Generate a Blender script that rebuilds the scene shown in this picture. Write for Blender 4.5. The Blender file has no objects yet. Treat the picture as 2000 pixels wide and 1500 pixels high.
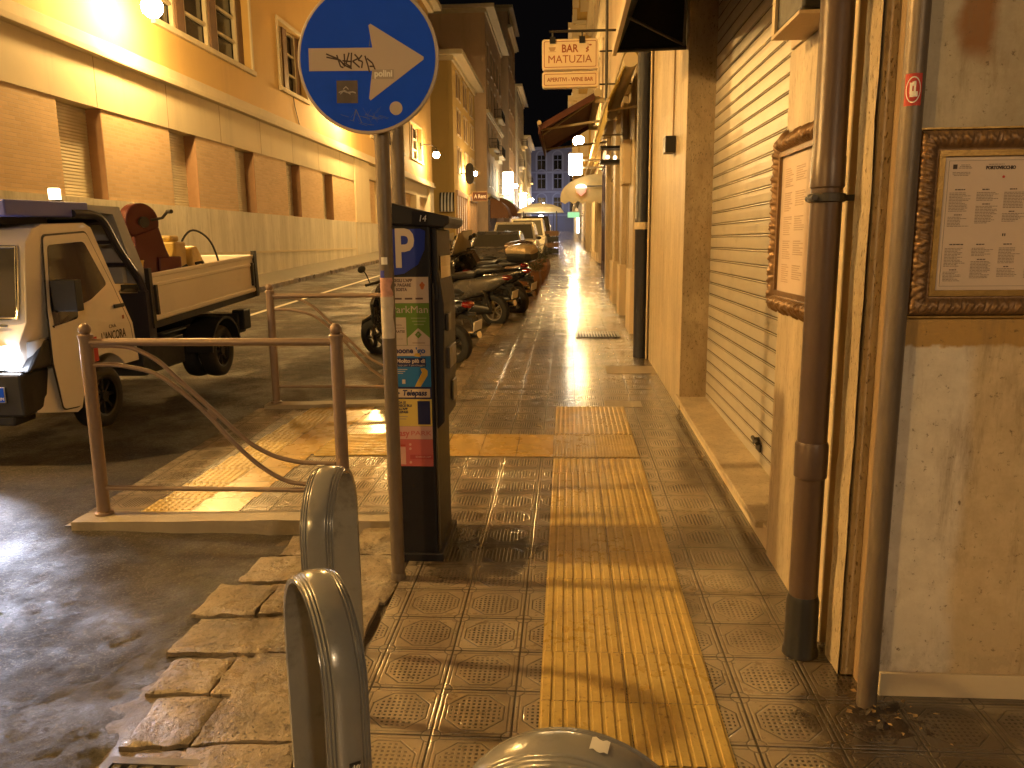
import bpy, bmesh, math, random
from mathutils import Vector, Matrix, noise as mnoise
random.seed(11)
PI = math.pi
C = bpy.context.scene.collection
SC = bpy.context.scene

# ------------------------------------------------------------------ camera, world, exposure
CAM_H = 1.56
cam_data = bpy.data.cameras.new("camera")
cam = bpy.data.objects.new("camera", cam_data); C.objects.link(cam)
cam_data.sensor_width = 36.0
cam_data.lens = 1540.0 / 2000.0 * 36.0
cam_data.clip_start = 0.05; cam_data.clip_end = 1500
cam.matrix_world = (Matrix.Translation((0, 0, CAM_H)) @ Matrix.Rotation(math.radians(3.981), 4, 'Z')
                    @ Matrix.Rotation(math.radians(90 - 10.264), 4, 'X') @ Matrix.Rotation(math.radians(-0.6), 4, 'Z'))
SC.camera = cam
w = bpy.data.worlds.new("World"); SC.world = w; w.use_nodes = True
wn = w.node_tree; bg = wn.nodes["Background"]
# a night sky: the real sky model with its sun far below the horizon gives nothing, so a dim even sky glow
bg.inputs[0].default_value = (0.60, 0.5, 0.55, 1); bg.inputs[1].default_value = 0.0003
SC.view_settings.view_transform = 'Standard'; SC.view_settings.look = 'None'
SC.view_settings.exposure = 3.6; SC.view_settings.gamma = 1.0
SC.cycles.use_denoising = True
SC.cycles.max_bounces = 7; SC.cycles.diffuse_bounces = 4; SC.cycles.glossy_bounces = 3; SC.cycles.transmission_bounces = 6
SC.cycles.sample_clamp_indirect = 4.0
SC.cycles.caustics_reflective = False; SC.cycles.caustics_refractive = False

WARM = (1.0, 0.60, 0.235)      # sodium street lamps

# ------------------------------------------------------------------ ground height
SL = 0.0213
def G(x, y):
    t = min(max((-x - 2.0) / 6.8, 0.0), 1.0)
    return SL * y + 0.0107 * min(max(y, 0.0), 36.0) * t

# ------------------------------------------------------------------ mesh helper
class MB:
    def __init__(s): s.v = []; s.f = []; s.m = []; s.mi = 0; s.bl = []
    def mat(s, i): s.mi = i; return s
    def add(s, vs, fs):
        o = len(s.v); s.bl.append((o, len(s.f), len(vs), len(fs))); s.v.extend([tuple(p) for p in vs])
        s.f.extend([tuple(i + o for i in q) for q in fs]); s.m.extend([s.mi] * len(fs)); return s
    def box(s, x0, x1, y0, y1, z0, z1, M=None):
        vs = [Vector((x, y, z)) for z in (z0, z1) for y in (y0, y1) for x in (x0, x1)]
        if M is not None: vs = [M @ p for p in vs]
        return s.add(vs, [(0,2,3,1),(4,5,7,6),(0,1,5,4),(2,6,7,3),(0,4,6,2),(1,3,7,5)])
    def quad(s, a, b, c, d): return s.add([a, b, c, d], [(0,1,2,3)])
    def prism(s, poly, a0, a1, axis='z', M=None):
        # poly: 2D points ccw; axis z: (x,y) ; axis y: (x,z) ; axis x: (y,z)
        def mk(p, a):
            if axis == 'z': v = (p[0], p[1], a)
            elif axis == 'y': v = (p[0], a, p[1])
            else: v = (a, p[0], p[1])
            v = Vector(v); return M @ v if M is not None else v
        n = len(poly); vs = [mk(p, a0) for p in poly] + [mk(p, a1) for p in poly]
        fs = [tuple(range(n))[::-1], tuple(range(n, 2*n))] + [(i, (i+1) % n, n + (i+1) % n, n + i) for i in range(n)]
        return s.add(vs, fs)
    def rings(s, rs, cap=True, closed=False, wrap=True):
        n = len(rs[0]); vs = [p for r in rs for p in r]; fs = []
        k = len(rs) if closed else len(rs) - 1
        for a in range(k):
            b = (a + 1) % len(rs)
            for i in range(n if wrap else n - 1):
                j = (i + 1) % n
                fs.append((a*n+i, a*n+j, b*n+j, b*n+i))
        if cap and not closed:
            fs.append(tuple(range(n))[::-1]); fs.append(tuple((len(rs)-1)*n + i for i in range(n)))
        return s.add(vs, fs)
    def tube(s, pts, r, n=10, cap=True, closed=False, squash=None):
        pts = [Vector(p) for p in pts]; R = r if isinstance(r, (list, tuple)) else [r]*len(pts)
        out = []; up = None; L = len(pts)
        for i, p in enumerate(pts):
            if closed: d = pts[(i+1) % L] - pts[i-1]
            else: d = pts[min(i+1, L-1)] - pts[max(i-1, 0)]
            d = d.normalized() if d.length > 1e-9 else Vector((0,0,1))
            if up is None:
                up = Vector((0,0,1)) if abs(d.z) < .9 else Vector((0,1,0))
            u = d.cross(up)
            u = u.normalized() if u.length > 1e-6 else d.orthogonal().normalized()
            vv = u.cross(d); up = vv
            out.append([p + (u*math.cos(2*PI*k/n) + vv*math.sin(2*PI*k/n)) * R[i] for k in range(n)])
        return s.rings(out, cap, closed)
    def cyl(s, a, b, r0, r1=None, n=16, cap=True): return s.tube([a, b], [r0, r0 if r1 is None else r1], n, cap)
    def lathe(s, prof, c=(0,0,0), n=20, M=None, cap=True):
        rs = []
        for r, z in prof:
            ring = [Vector((r*math.cos(2*PI*k/n), r*math.sin(2*PI*k/n), z)) for k in range(n)]
            if M is not None: ring = [M @ p for p in ring]
            rs.append([p + Vector(c) for p in ring])
        return s.rings(rs, cap)
    def sphere(s, c, r, n=16, m=10, sc=(1,1,1), M=None):
        pr = [(max(r*math.sin(PI*k/m), 1e-4), -r*math.cos(PI*k/m)) for k in range(m+1)]
        Ms = Matrix.Diagonal((sc[0], sc[1], sc[2], 1))
        if M is not None: Ms = M @ Ms
        return s.lathe(pr, c, n, Ms)
    def grid(s, nx, ny, fn):
        vs = [fn(i/nx, j/ny) for j in range(ny+1) for i in range(nx+1)]
        return s.add(vs, [(j*(nx+1)+i, j*(nx+1)+i+1, (j+1)*(nx+1)+i+1, (j+1)*(nx+1)+i) for j in range(ny) for i in range(nx)])
    def plate(s, outline, holes, y0, y1, M=None):
        # flat plate in x,z with rectangular holes (list of x0,x1,z0,z1); outline = x0,x1,z0,z1
        xs = sorted({outline[0], outline[1]} | {h for q in holes for h in q[:2]})
        zs = sorted({outline[2], outline[3]} | {h for q in holes for h in q[2:]})
        inside = lambda x, z: outline[0] < x < outline[1] and outline[2] < z < outline[3] and not any(q[0] < x < q[1] and q[2] < z < q[3] for q in holes)
        cell = {(i, k): inside((xs[i]+xs[i+1])/2, (zs[k]+zs[k+1])/2) for i in range(len(xs)-1) for k in range(len(zs)-1)}
        T = (lambda p: M @ Vector(p)) if M is not None else (lambda p: Vector(p))
        for (i, k), on in cell.items():
            if not on: continue
            a, b, c, d = xs[i], xs[i+1], zs[k], zs[k+1]
            s.quad(T((a,y0,c)), T((b,y0,c)), T((b,y0,d)), T((a,y0,d)))
            s.quad(T((a,y1,c)), T((a,y1,d)), T((b,y1,d)), T((b,y1,c)))
            if not cell.get((i-1, k)): s.quad(T((a,y0,c)), T((a,y0,d)), T((a,y1,d)), T((a,y1,c)))
            if not cell.get((i+1, k)): s.quad(T((b,y0,c)), T((b,y1,c)), T((b,y1,d)), T((b,y0,d)))
            if not cell.get((i, k-1)): s.quad(T((a,y0,c)), T((a,y1,c)), T((b,y1,c)), T((b,y0,c)))
            if not cell.get((i, k+1)): s.quad(T((a,y0,d)), T((b,y0,d)), T((b,y1,d)), T((a,y1,d)))
        return s
    def build(s, name, mats, parent=None, smooth=False, bevel=0, world=False, ang=35, fix=True, split=False):
        if split and len(s.bl) > 1:          # every block a part of its own
            out = []
            for (v0, f0, nv, nf) in s.bl:
                k = MB(); k.v = s.v[v0:v0+nv]; k.f = [tuple(i-v0 for i in q) for q in s.f[f0:f0+nf]]; k.m = s.m[f0:f0+nf]; k.bl = [0]
                out.append(k.build(name, mats, parent, smooth, bevel, world, ang, fix))
            return out
        if not isinstance(mats, (list, tuple)): mats = [mats]
        off = Vector(parent.location) if (world and parent is not None) else Vector((0,0,0))
        me = bpy.data.meshes.new(name)
        me.from_pydata([tuple(Vector(p) - off) for p in s.v], [], s.f)
        for m_ in mats: me.materials.append(m_)
        if len(mats) > 1: me.polygons.foreach_set("material_index", s.m)
        me.validate()
        if fix:
            bm = bmesh.new(); bm.from_mesh(me); bmesh.ops.remove_doubles(bm, verts=bm.verts, dist=1e-5)
            bmesh.ops.recalc_face_normals(bm, faces=bm.faces); bm.to_mesh(me); bm.free()
        o = bpy.data.objects.new(name, me); C.objects.link(o)
        if parent is not None: o.parent = parent
        if smooth:
            me.polygons.foreach_set("use_smooth", [True]*len(me.polygons))
            try: me.set_sharp_from_angle(angle=math.radians(ang))
            except Exception: pass
        if bevel:
            md = o.modifiers.new("bevel", 'BEVEL'); md.width = bevel; md.segments = 2; md.limit_method = 'ANGLE'; md.angle_limit = math.radians(40)
            md.harden_normals = False
        me.update()
        return o

def rot(axis, deg): return Matrix.Rotation(math.radians(deg), 4, axis)
def tr(x, y, z): return Matrix.Translation((x, y, z))
def tag(o, label=None, cat=None, group=None, kind=None):
    if label: o['label'] = label
    if cat: o['category'] = cat
    if group: o['group'] = group
    if kind: o['kind'] = kind
    return o
def thing(name, label, cat, loc=(0,0,0), rz=0, group=None):
    o = bpy.data.objects.new(name, None); C.objects.link(o); o.location = loc; o.rotation_euler = (0, 0, rz)
    o.empty_display_size = .2
    return tag(o, label, cat, group)
def dup(o, parent=None):
    c = o.copy(); C.objects.link(c); c.parent = parent
    for ch in list(o.children): dup(ch, c)
    return c
def text(body, size, mat, parent, M, name="lettering", ext=0.0006, bold=0.0, align='CENTER', width=None, shear=0, label=None):
    cu = bpy.data.curves.new(name, 'FONT'); cu.body = body; cu.size = size; cu.extrude = ext; cu.offset = bold
    cu.align_x = align; cu.align_y = 'CENTER'; cu.resolution_u = 3; cu.shear = shear
    t = bpy.data.objects.new(name, cu); C.objects.link(t)
    dg = bpy.context.evaluated_depsgraph_get()
    me = bpy.data.meshes.new_from_object(t.evaluated_get(dg)); bpy.data.objects.remove(t); bpy.data.curves.remove(cu)
    me.name = name
    if width:
        xs = [v.co.x for v in me.vertices]; k = width / (max(xs) - min(xs)); mid = (max(xs)+min(xs))/2
        for v in me.vertices: v.co.x = (v.co.x - (mid if align == 'CENTER' else 0)) * k
    me.transform(M); me.materials.clear(); me.materials.append(mat)
    o = bpy.data.objects.new(name, me); C.objects.link(o); o.parent = parent
    if label: o['label'] = label
    return o

# ------------------------------------------------------------------ shader helper
class T:
    """one material; expressions on sockets"""
    def __init__(s, name):
        s.m = bpy.data.materials.new(name); s.m.use_nodes = True; s.nt = s.m.node_tree; s.b = s.nt.nodes["Principled BSDF"]
        s._co = None
    def n(s, t, **k):
        nd = s.nt.nodes.new(t)
        for a, b in k.items(): setattr(nd, a, b)
        return nd
    def put(s, sock, v):
        if isinstance(v, bpy.types.NodeSocket): s.nt.links.new(v, sock)
        else: sock.default_value = v
    def mth(s, op, a, b=0.0, c=0.0):
        nd = s.n('ShaderNodeMath', operation=op); s.put(nd.inputs[0], a); s.put(nd.inputs[1], b); s.put(nd.inputs[2], c); return nd.outputs[0]
    def co(s, kind='Object'):
        if s._co is None: s._co = s.n('ShaderNodeTexCoord')
        return s._co.outputs[kind]
    def xyz(s):
        nd = s.n('ShaderNodeSeparateXYZ'); s.put(nd.inputs[0], s.co()); return nd.outputs
    def noise(s, scale, detail=4, rough=.55, vec=None, out='Fac', dist=0):
        nd = s.n('ShaderNodeTexNoise'); nd.inputs['Scale'].default_value = scale; nd.inputs['Detail'].default_value = detail
        nd.inputs['Roughness'].default_value = rough; nd.inputs['Distortion'].default_value = dist; s.put(nd.inputs['Vector'], vec if vec is not None else s.co()); return nd.outputs[out]
    def scaled(s, sx, sy, sz):
        nd = s.n('ShaderNodeMapping'); nd.inputs['Scale'].default_value = (sx, sy, sz); s.put(nd.inputs[0], s.co()); return nd.outputs[0]
    def ramp(s, f, a, b):    # smoothstep a..b
        nd = s.n('ShaderNodeMapRange', interpolation_type='SMOOTHSTEP'); s.put(nd.inputs[0], f); nd.inputs[1].default_value = a; nd.inputs[2].default_value = b; return nd.outputs[0]
    def mix(s, f, a, b, mode='MIX'):
        nd = s.n('ShaderNodeMix', data_type='RGBA', blend_type=mode); s.put(nd.inputs[0], f)
        for k, v in ((6, a), (7, b)):
            if isinstance(v, (tuple, list)): v = tuple(v) + (1,) if len(v) == 3 else v
            s.put(nd.inputs[k], v)
        return nd.outputs[2]
    def bump(s, h, dist, strength=1.0, prev=None):
        nd = s.n('ShaderNodeBump'); nd.inputs['Strength'].default_value = strength; nd.inputs['Distance'].default_value = dist; s.put(nd.inputs['Height'], h)
        if prev is not None: s.put(nd.inputs['Normal'], prev)
        return nd.outputs[0]
    def done(s, col=None, rough=None, metal=None, nrm=None, **k):
        i = s.b.inputs
        if col is not None: s.put(i['Base Color'], tuple(col) + (1,) if isinstance(col, tuple) and len(col) == 3 else col)
        if rough is not None: s.put(i['Roughness'], rough)
        if metal is not None: s.put(i['Metallic'], metal)
        if nrm is not None: s.put(i['Normal'], nrm)
        for a, b in k.items(): s.put(i[a.replace('_', ' ')], b)
        return s.m

def pm(name, col, rough=.5, metal=0.0, var=.18, sc=6, bump=.0, bsc=60, rv=.15, dirt=0, coat=0, spec=.5, stretch=None):
    t = T(name); v = t.scaled(*stretch) if stretch else None
    f = t.noise(sc, 5, .6, v)
    c = t.mix(f, tuple(k*(1-var) for k in col), tuple(min(1, k*(1+var)) for k in col))
    if dirt:
        c = t.mix(t.mth('MULTIPLY', t.ramp(t.noise(sc*.6, 6, .7, v), .52, .72), dirt), c, tuple(k*.3 for k in col))
    r = t.mth('ADD', t.mth('MULTIPLY', t.noise(sc*2.3, 3), rv*2), rough - rv)
    nr = t.bump(t.noise(bsc, 4), bump) if bump else None
    return t.done(c, r, metal, nr, Coat_Weight=coat, Specular_IOR_Level=spec)
def em(name, col, st):
    t = T(name); return t.done((.8,.8,.8), .5, Emission_Color=tuple(col)+(1,), Emission_Strength=st)
def glass(name, col=(.02,.02,.022), rough=.05): return T(name).done(col, rough, Specular_IOR_Level=.7, Coat_Weight=.5)

# ================================================================== MATERIALS OF THE SETTING
def mat_paving():
    t = T('wet_paving'); x, y, z = t.xyz(); M = t.mth
    S_ = .25
    u = M('SUBTRACT', M('FRACT', M('DIVIDE', M('ADD', x, .168 + 50*S_), S_)), .5)
    v = M('SUBTRACT', M('FRACT', M('DIVIDE', M('ADD', y, 50*S_ + .05), S_)), .5)
    a = M('ABSOLUTE', u); b = M('ABSOLUTE', v)
    octa = M('MAXIMUM', M('MAXIMUM', a, b), M('MULTIPLY', M('ADD', a, b), .72))
    line = lambda d, c, w_: M('SUBTRACT', 1.0, t.ramp(M('ABSOLUTE', M('SUBTRACT', d, c)), w_*.4, w_*1.3))
    g1 = line(octa, .375, .012)
    ca = M('SUBTRACT', .5, a); cb = M('SUBTRACT', .5, b)
    dc = M('SQRT', M('ADD', M('MULTIPLY', ca, ca), M('MULTIPLY', cb, cb)))
    g2 = line(dc, .125, .012)
    side = M('MULTIPLY', line(M('MAXIMUM', a, b), .435, .012), M('GREATER_THAN', dc, .13))
    grout = t.ramp(M('MAXIMUM', a, b), .478, .494)
    near = M('LESS_THAN', y, 3.42)
    inner = M('LESS_THAN', octa, .325)
    # square pits, 9 x 9
    fu = M('ABSOLUTE', M('SUBTRACT', M('FRACT', M('MULTIPLY', M('ADD', u, .5), 14)), .5))
    fv = M('ABSOLUTE', M('SUBTRACT', M('FRACT', M('MULTIPLY', M('ADD', v, .5), 14)), .5))
    pit = M('SUBTRACT', 1.0, t.ramp(M('MAXIMUM', fu, fv), .2, .3))
    slot = M('SUBTRACT', 1.0, t.ramp(fu, .16, .30))
    body = M('MULTIPLY', inner, M('ADD', M('MULTIPLY', near, pit), M('MULTIPLY', M('SUBTRACT', 1.0, near), slot)))
    worn = t.ramp(t.noise(2.2, 4), .32, .55)
    groove = M('MAXIMUM', M('MAXIMUM', M('MULTIPLY', g1, .8), M('MULTIPLY', g2, .75)), M('MAXIMUM', M('MULTIPLY', side, .65), body))
    groove = M('MAXIMUM', M('MULTIPLY', groove, M('ADD', M('MULTIPLY', worn, .5), .5)), grout)
    cell = t.n('ShaderNodeTexWhiteNoise', noise_dimensions='2D')
    cmb = t.n('ShaderNodeCombineXYZ'); t.put(cmb.inputs[0], M('FLOOR', M('DIVIDE', M('ADD', x, .168 + 50*S_), S_))); t.put(cmb.inputs[1], M('FLOOR', M('DIVIDE', M('ADD', y, 50*S_+.05), S_)))
    t.put(cell.inputs['Vector'], cmb.outputs[0])
    base = t.mix(t.ramp(t.noise(1.3, 6, .65), .3, .7), (.15,.115,.08), (.38,.31,.22))
    base = t.mix(M('MULTIPLY', cell.outputs['Value'], .35), base, (.50,.43,.33))
    st = t.ramp(t.noise(.9, 7, .72), .5, .68)
    base = t.mix(M('MULTIPLY', st, .75), base, (.055,.042,.03))
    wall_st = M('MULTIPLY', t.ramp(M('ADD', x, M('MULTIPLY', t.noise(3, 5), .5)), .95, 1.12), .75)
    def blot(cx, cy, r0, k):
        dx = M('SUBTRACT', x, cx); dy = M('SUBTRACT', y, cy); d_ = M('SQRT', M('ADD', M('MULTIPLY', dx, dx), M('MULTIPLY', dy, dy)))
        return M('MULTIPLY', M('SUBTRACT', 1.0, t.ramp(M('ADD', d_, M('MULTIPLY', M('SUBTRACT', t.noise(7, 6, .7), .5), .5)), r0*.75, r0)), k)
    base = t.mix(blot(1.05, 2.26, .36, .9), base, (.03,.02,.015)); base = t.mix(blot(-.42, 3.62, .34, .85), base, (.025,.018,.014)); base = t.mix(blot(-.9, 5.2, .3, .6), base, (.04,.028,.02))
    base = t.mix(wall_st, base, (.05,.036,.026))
    base = t.mix(M('MULTIPLY', t.ramp(t.noise(60, 2), .66, .72), .6), base, (.04,.035,.03))
    col = t.mix(M('MULTIPLY', groove, .95), base, (.012,.008,.005))
    h = M('SUBTRACT', M('MULTIPLY', t.noise(9, 3), .12), groove)
    h = M('ADD', h, M('MULTIPLY', t.noise(160, 2), .10)); h = M('ADD', h, M('MULTIPLY', cell.outputs['Value'], .25))
    wet = t.ramp(t.noise(1.7, 5, .7), .35, .6)
    r = M('ADD', M('MULTIPLY', t.noise(30, 4), .22), M('SUBTRACT', .30, M('MULTIPLY', wet, .13)))
    r = M('ADD', r, M('MULTIPLY', groove, .12))
    film = t.ramp(t.noise(2.6, 5, .7), .22, .52)
    t.put(t.b.inputs['Coat Normal'], t.bump(M('ADD', M('MULTIPLY', h, .5), M('MULTIPLY', t.noise(38, 3), .5)), .0022, 1.0))
    return t.done(col, r, 0, t.bump(h, .0045, 1.0), Specular_IOR_Level=.6, Coat_Weight=film, Coat_Roughness=.075)

def mat_asphalt():
    t = T('wet_asphalt'); M = t.mth; x, y, z = t.xyz()
    f = t.noise(.8, 8, .72)
    col = t.mix(t.ramp(f, .38, .62), (.028,.022,.018), (.095,.075,.055))
    grit = t.noise(70, 4, .8); chip = t.n('ShaderNodeTexVoronoi'); chip.inputs['Scale'].default_value = 45; t.put(chip.inputs['Vector'], t.co())
    col = t.mix(M('MULTIPLY', t.ramp(grit, .5, .68), .75), col, (.24,.20,.15)); col = t.mix(M('MULTIPLY', t.ramp(t.noise(2.6, 7, .75), .5, .62), .55), col, (.015,.012,.010))
    # patched trench: an older, paler strip with a wandering edge
    e = M('ADD', M('SUBTRACT', M('MULTIPLY', x, .86), M('MULTIPLY', y, .5)), M('MULTIPLY', t.noise(2.1, 5, .6), .5))
    pat = M('MULTIPLY', t.ramp(e, -2.55, -2.51), M('SUBTRACT', 1.0, t.ramp(e, -1.95, -1.9)))
    col = t.mix(M('MULTIPLY', pat, .55), col, (.13,.11,.085))
    seam = M('MAXIMUM', M('SUBTRACT', 1.0, t.ramp(M('ABSOLUTE', M('ADD', e, 2.53)), .01, .035)), M('SUBTRACT', 1.0, t.ramp(M('ABSOLUTE', M('ADD', e, 1.92)), .01, .05)))
    seam = M('MULTIPLY', M('MULTIPLY', seam, M('LESS_THAN', y, 3.9)), t.ramp(t.noise(6, 5, .7), .38, .6))
    col = t.mix(M('MULTIPLY', seam, .6), col, (.012,.010,.008))
    h = M('ADD', M('MULTIPLY', chip.outputs['Distance'], -.6), M('MULTIPLY', grit, .7)); h = M('ADD', h, M('MULTIPLY', t.noise(14, 5, .7), 2.0)); h = M('SUBTRACT', h, M('MULTIPLY', seam, 2.5))
    wet = t.ramp(t.noise(1.1, 5, .65), .42, .62)
    r = M('SUBTRACT', .72, M('MULTIPLY', wet, .34))
    seam2 = None
    b1 = t.bump(h, .014, 1.0)
    t.put(t.b.inputs['Coat Normal'], t.bump(M('ADD', t.noise(60, 4, .7), M('MULTIPLY', t.noise(9, 4), 2)), .012, 1.0)); t.put(t.b.inputs['Coat Weight'], M('MULTIPLY', wet, .22)); t.b.inputs['Coat Roughness'].default_value = .2
    return t.done(col, r, 0, t.bump(t.noise(30, 6, .85), .05, 1.0, b1), Specular_IOR_Level=.5)

def mat_stone(name, c0, c1, dark=(.05,.04,.03), sc=3, bumpd=.004, pits=.5, rough=.55, stretch=None, wet=0.):
    t = T(name); M = t.mth; v = t.scaled(*stretch) if stretch else t.co()
    f = t.noise(sc, 7, .68, v); g_ = t.noise(sc*9, 5, .7, v)
    col = t.mix(t.ramp(f, .3, .7), c0, c1); col = t.mix(M('MULTIPLY', t.ramp(g_, .52, .68), .35), col, dark)
    p = t.ramp(t.noise(sc*26, 3, .6, v), .60, .68); col = t.mix(M('MULTIPLY', p, pits), col, dark)
    h = M('SUBTRACT', M('ADD', M('MULTIPLY', f, 1.4), M('MULTIPLY', g_, .8)), p)
    r = M('ADD', rough - .1, M('MULTIPLY', g_, .3))
    if wet: r = M('SUBTRACT', r, M('MULTIPLY', t.ramp(t.noise(2.4, 4), .42, .6), wet))
    return t.done(col, r, 0, t.bump(h, bumpd, 1.0))

def mat_brick():
    t = T('brick_panel'); b = t.n('ShaderNodeTexBrick'); M = t.mth
    x, y, z = t.xyz(); c = t.n('ShaderNodeCombineXYZ'); t.put(c.inputs[0], y); t.put(c.inputs[1], z); t.put(b.inputs['Vector'], c.outputs[0])
    i = b.inputs; i['Color1'].default_value = (.66,.48,.29,1); i['Color2'].default_value = (.54,.38,.22,1); i['Mortar'].default_value = (.62,.50,.36,1)
    i['Scale'].default_value = 1; i['Brick Width'].default_value = .26; i['Row Height'].default_value = .066; i['Mortar Size'].default_value = .006; i['Bias'].default_value = -.2
    col = t.mix(M('MULTIPLY', t.noise(.9, 5), .5), b.outputs[0], (.50,.34,.19))
    return t.done(col, .8, 0, t.bump(b.outputs['Fac'], -.004))

def mat_frontwall():
    t = T('patched_plaster'); M = t.mth; gp = t.n('ShaderNodeNewGeometry').outputs['Position']; t.co = lambda kind='Object': gp; x, y, z = t.xyz()
    n1 = t.noise(2.2, 8, .72); n2 = t.noise(14, 6, .7); wob = M('MULTIPLY', M('SUBTRACT', t.noise(5, 5, .6), .5), .09); ripple = M('MULTIPLY', M('SUBTRACT', t.noise(28, 2), .5), .03)
    base = t.mix(t.ramp(n1, .3, .7), (.36,.30,.21), (.58,.51,.39))
    # repainted grey patch low down, ochre band left unpainted under the frame
    zz = M('ADD', z, ripple); xx = M('ADD', x, wob)
    low = M('SUBTRACT', 1.0, t.ramp(zz, 1.225, 1.235))
    band = M('MULTIPLY', t.ramp(zz, 1.22, 1.235), M('SUBTRACT', 1.0, t.ramp(zz, 1.33, 1.40)))
    leftp = M('SUBTRACT', 1.0, t.ramp(xx, 1.235, 1.29))
    pale = t.mix(t.ramp(n2, .3, .7), (.62,.56,.49), (.74,.68,.60))
    tan = t.mix(t.ramp(n2, .3, .7), (.52,.41,.26), (.64,.52,.35))
    right = t.ramp(xx, 1.50, 1.56)
    lowc = t.mix(leftp, tan, pale); lowc = t.mix(right, lowc, pale)
    col = t.mix(low, base, lowc); col = t.mix(band, col, (.44,.27,.09))
    top = M('MULTIPLY', t.ramp(M('ADD', z, M('MULTIPLY', wob, 1.2)), 2.02, 2.10), M('MULTIPLY', t.ramp(xx, 1.10, 1.14), M('SUBTRACT', 1.0, t.ramp(xx, 1.20, 1.24))))
    col = t.mix(M('MULTIPLY', top, .9), col, (.26,.11,.03))
    g = M('MULTIPLY', t.ramp(t.noise(34, 5, .75), .58, .68), .8); col = t.mix(g, col, (.10,.07,.04))
    s2 = M('MULTIPLY', t.ramp(t.noise(3, 6, .75, t.scaled(3,1,.5)),   .5, .72), .6); col = t.mix(s2, col, (.22,.15,.08))
    foot = M('SUBTRACT', 1.0, t.ramp(M('ADD', z, wob), .10, .42)); col = t.mix(M('MULTIPLY', foot, M('MULTIPLY', t.ramp(n2, .42, .6), .35)), col, (.14,.10,.06))
    h = M('ADD', n2, M('MULTIPLY', t.noise(70, 4), .5)); h = M('ADD', h, M('MULTIPLY', leftp, .5))
    return t.done(col, .75, 0, t.bump(h, .004, .8))

def mat_plaster(name, c, var=.15, sc=.7, streak=.25, dark=None):
    t = T(name); M = t.mth; dark = dark or tuple(k*.45 for k in c)
    col = t.mix(t.noise(sc, 6, .65), tuple(k*(1-var) for k in c), tuple(min(1,k*(1+var)) for k in c))
    col = t.mix(M('MULTIPLY', t.ramp(t.noise(sc*1.3, 6, .7, t.scaled(1.6,1.6,.18)), .5, .75), streak), col, dark)
    return t.done(col, .8, 0, t.bump(t.noise(30, 5), .004, .5))

def mat_yellow():
    t = T('yellow_tactile'); M = t.mth
    f = t.noise(4, 6, .7); col = t.mix(t.ramp(f, .3, .7), (.42,.29,.08), (.60,.44,.15))
    col = t.mix(M('MULTIPLY', t.ramp(t.noise(1.6, 7, .75), .5, .72), .55), col, (.22,.13,.04))
    col = t.mix(M('MULTIPLY', t.ramp(t.noise(45, 3, .6), .62, .70), .5), col, (.12,.07,.03))
    wet = t.ramp(t.noise(2.2, 5), .4, .6); t.put(t.b.inputs['Coat Weight'], M('MULTIPLY', wet, .7)); t.b.inputs['Coat Roughness'].default_value = .12
    r = M('ADD', M('SUBTRACT', .33, M('MULTIPLY', wet, .12)), M('MULTIPLY', t.noise(26, 3), .15))
    return t.done(col, r, 0, t.bump(M('ADD', t.noise(120, 3), M('MULTIPLY', t.noise(12, 3), 2)), .0015), Specular_IOR_Level=.5)

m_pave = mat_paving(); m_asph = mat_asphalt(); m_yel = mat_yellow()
m_kerb = mat_stone('kerb_stone', (.12,.09,.062), (.36,.29,.20), (.04,.028,.02), 3.4, .014, .7, .5, wet=.3)
m_trav = mat_stone('travertine', (.42,.34,.23), (.60,.50,.35), (.16,.11,.06), 1.6, .002, .55, .45, stretch=(3,3,.5))
m_trav2 = mat_stone('pitted_travertine', (.34,.27,.18), (.50,.41,.28), (.10,.07,.04), 2.2, .003, .8, .5, stretch=(2,2,.8))
m_wains = mat_stone('grey_wainscot', (.46,.43,.34), (.66,.62,.51), (.28,.24,.17), .8, .001, .2, .6, stretch=(2,2,.3))
m_brick = mat_brick(); m_front = mat_frontwall()
m_orange = pm('orange_paving', (.46,.31,.10), .28, 0, .15, 3, .0008, 60, .1, .1)
m_concrete = pm('worn_concrete', (.36,.31,.24), .6, 0, .25, 4, .004, 50, .15, .4)
m_paint = pm('road_paint', (.62,.58,.5), .6, 0, .2, 8, .001, 80, .1, .5)

# ================================================================== GROUND
def road():
    m = MB()
    xs = [-7.45 + .35*i for i in range(7)]; xs += [-5.1 + .032*i for i in range(135)] + [-.8]
    ys = [-14, -10, -7, -5, -3, -2, -1, -.5] + [.032*i for i in range(235)] + [7.6 + .5*i for i in range(30)] + [24 + 4*i for i in range(12)] + [80, 100, 130, 165, 166]
    def h(x, y):
        d = .05 + .07 * min(max((-x - 3) / 3, 0), 1)
        z = G(x, y) - d
        k = max(0, min(1, (x + 4.6) / 2)) * max(0, min(1, (4.4 - y) / 1.5)) * max(0, min(1, y + .4))
        if x > -5.2 and y < 8:
            z += .010 * mnoise.noise((x*1.7, y*1.7, 3))
            z += k * (.024 * mnoise.noise((x*3.1, y*2.2, 1)) + .014 * mnoise.noise((x*9, y*9, 5)) + .010*mnoise.noise((x*23, y*23, 9)))
            # shallow trench beside the kerb stones
            e = .86*x - .5*y + .5*(mnoise.noise((x*1.1, y*1.1, 8)) + .5)
            z -= k * .016 * math.exp(-((e + 2.1)/.12)**2)
        return z
    vs = [(x, y, h(x, y)) for y in ys for x in xs]; n = len(xs)
    m.add(vs, [(j*n+i, j*n+i+1, (j+1)*n+i+1, (j+1)*n+i) for j in range(len(ys)-1) for i in range(n-1)])
    return tag(m.build('road', m_asph, smooth=True, fix=False), kind='structure')
road()
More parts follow.
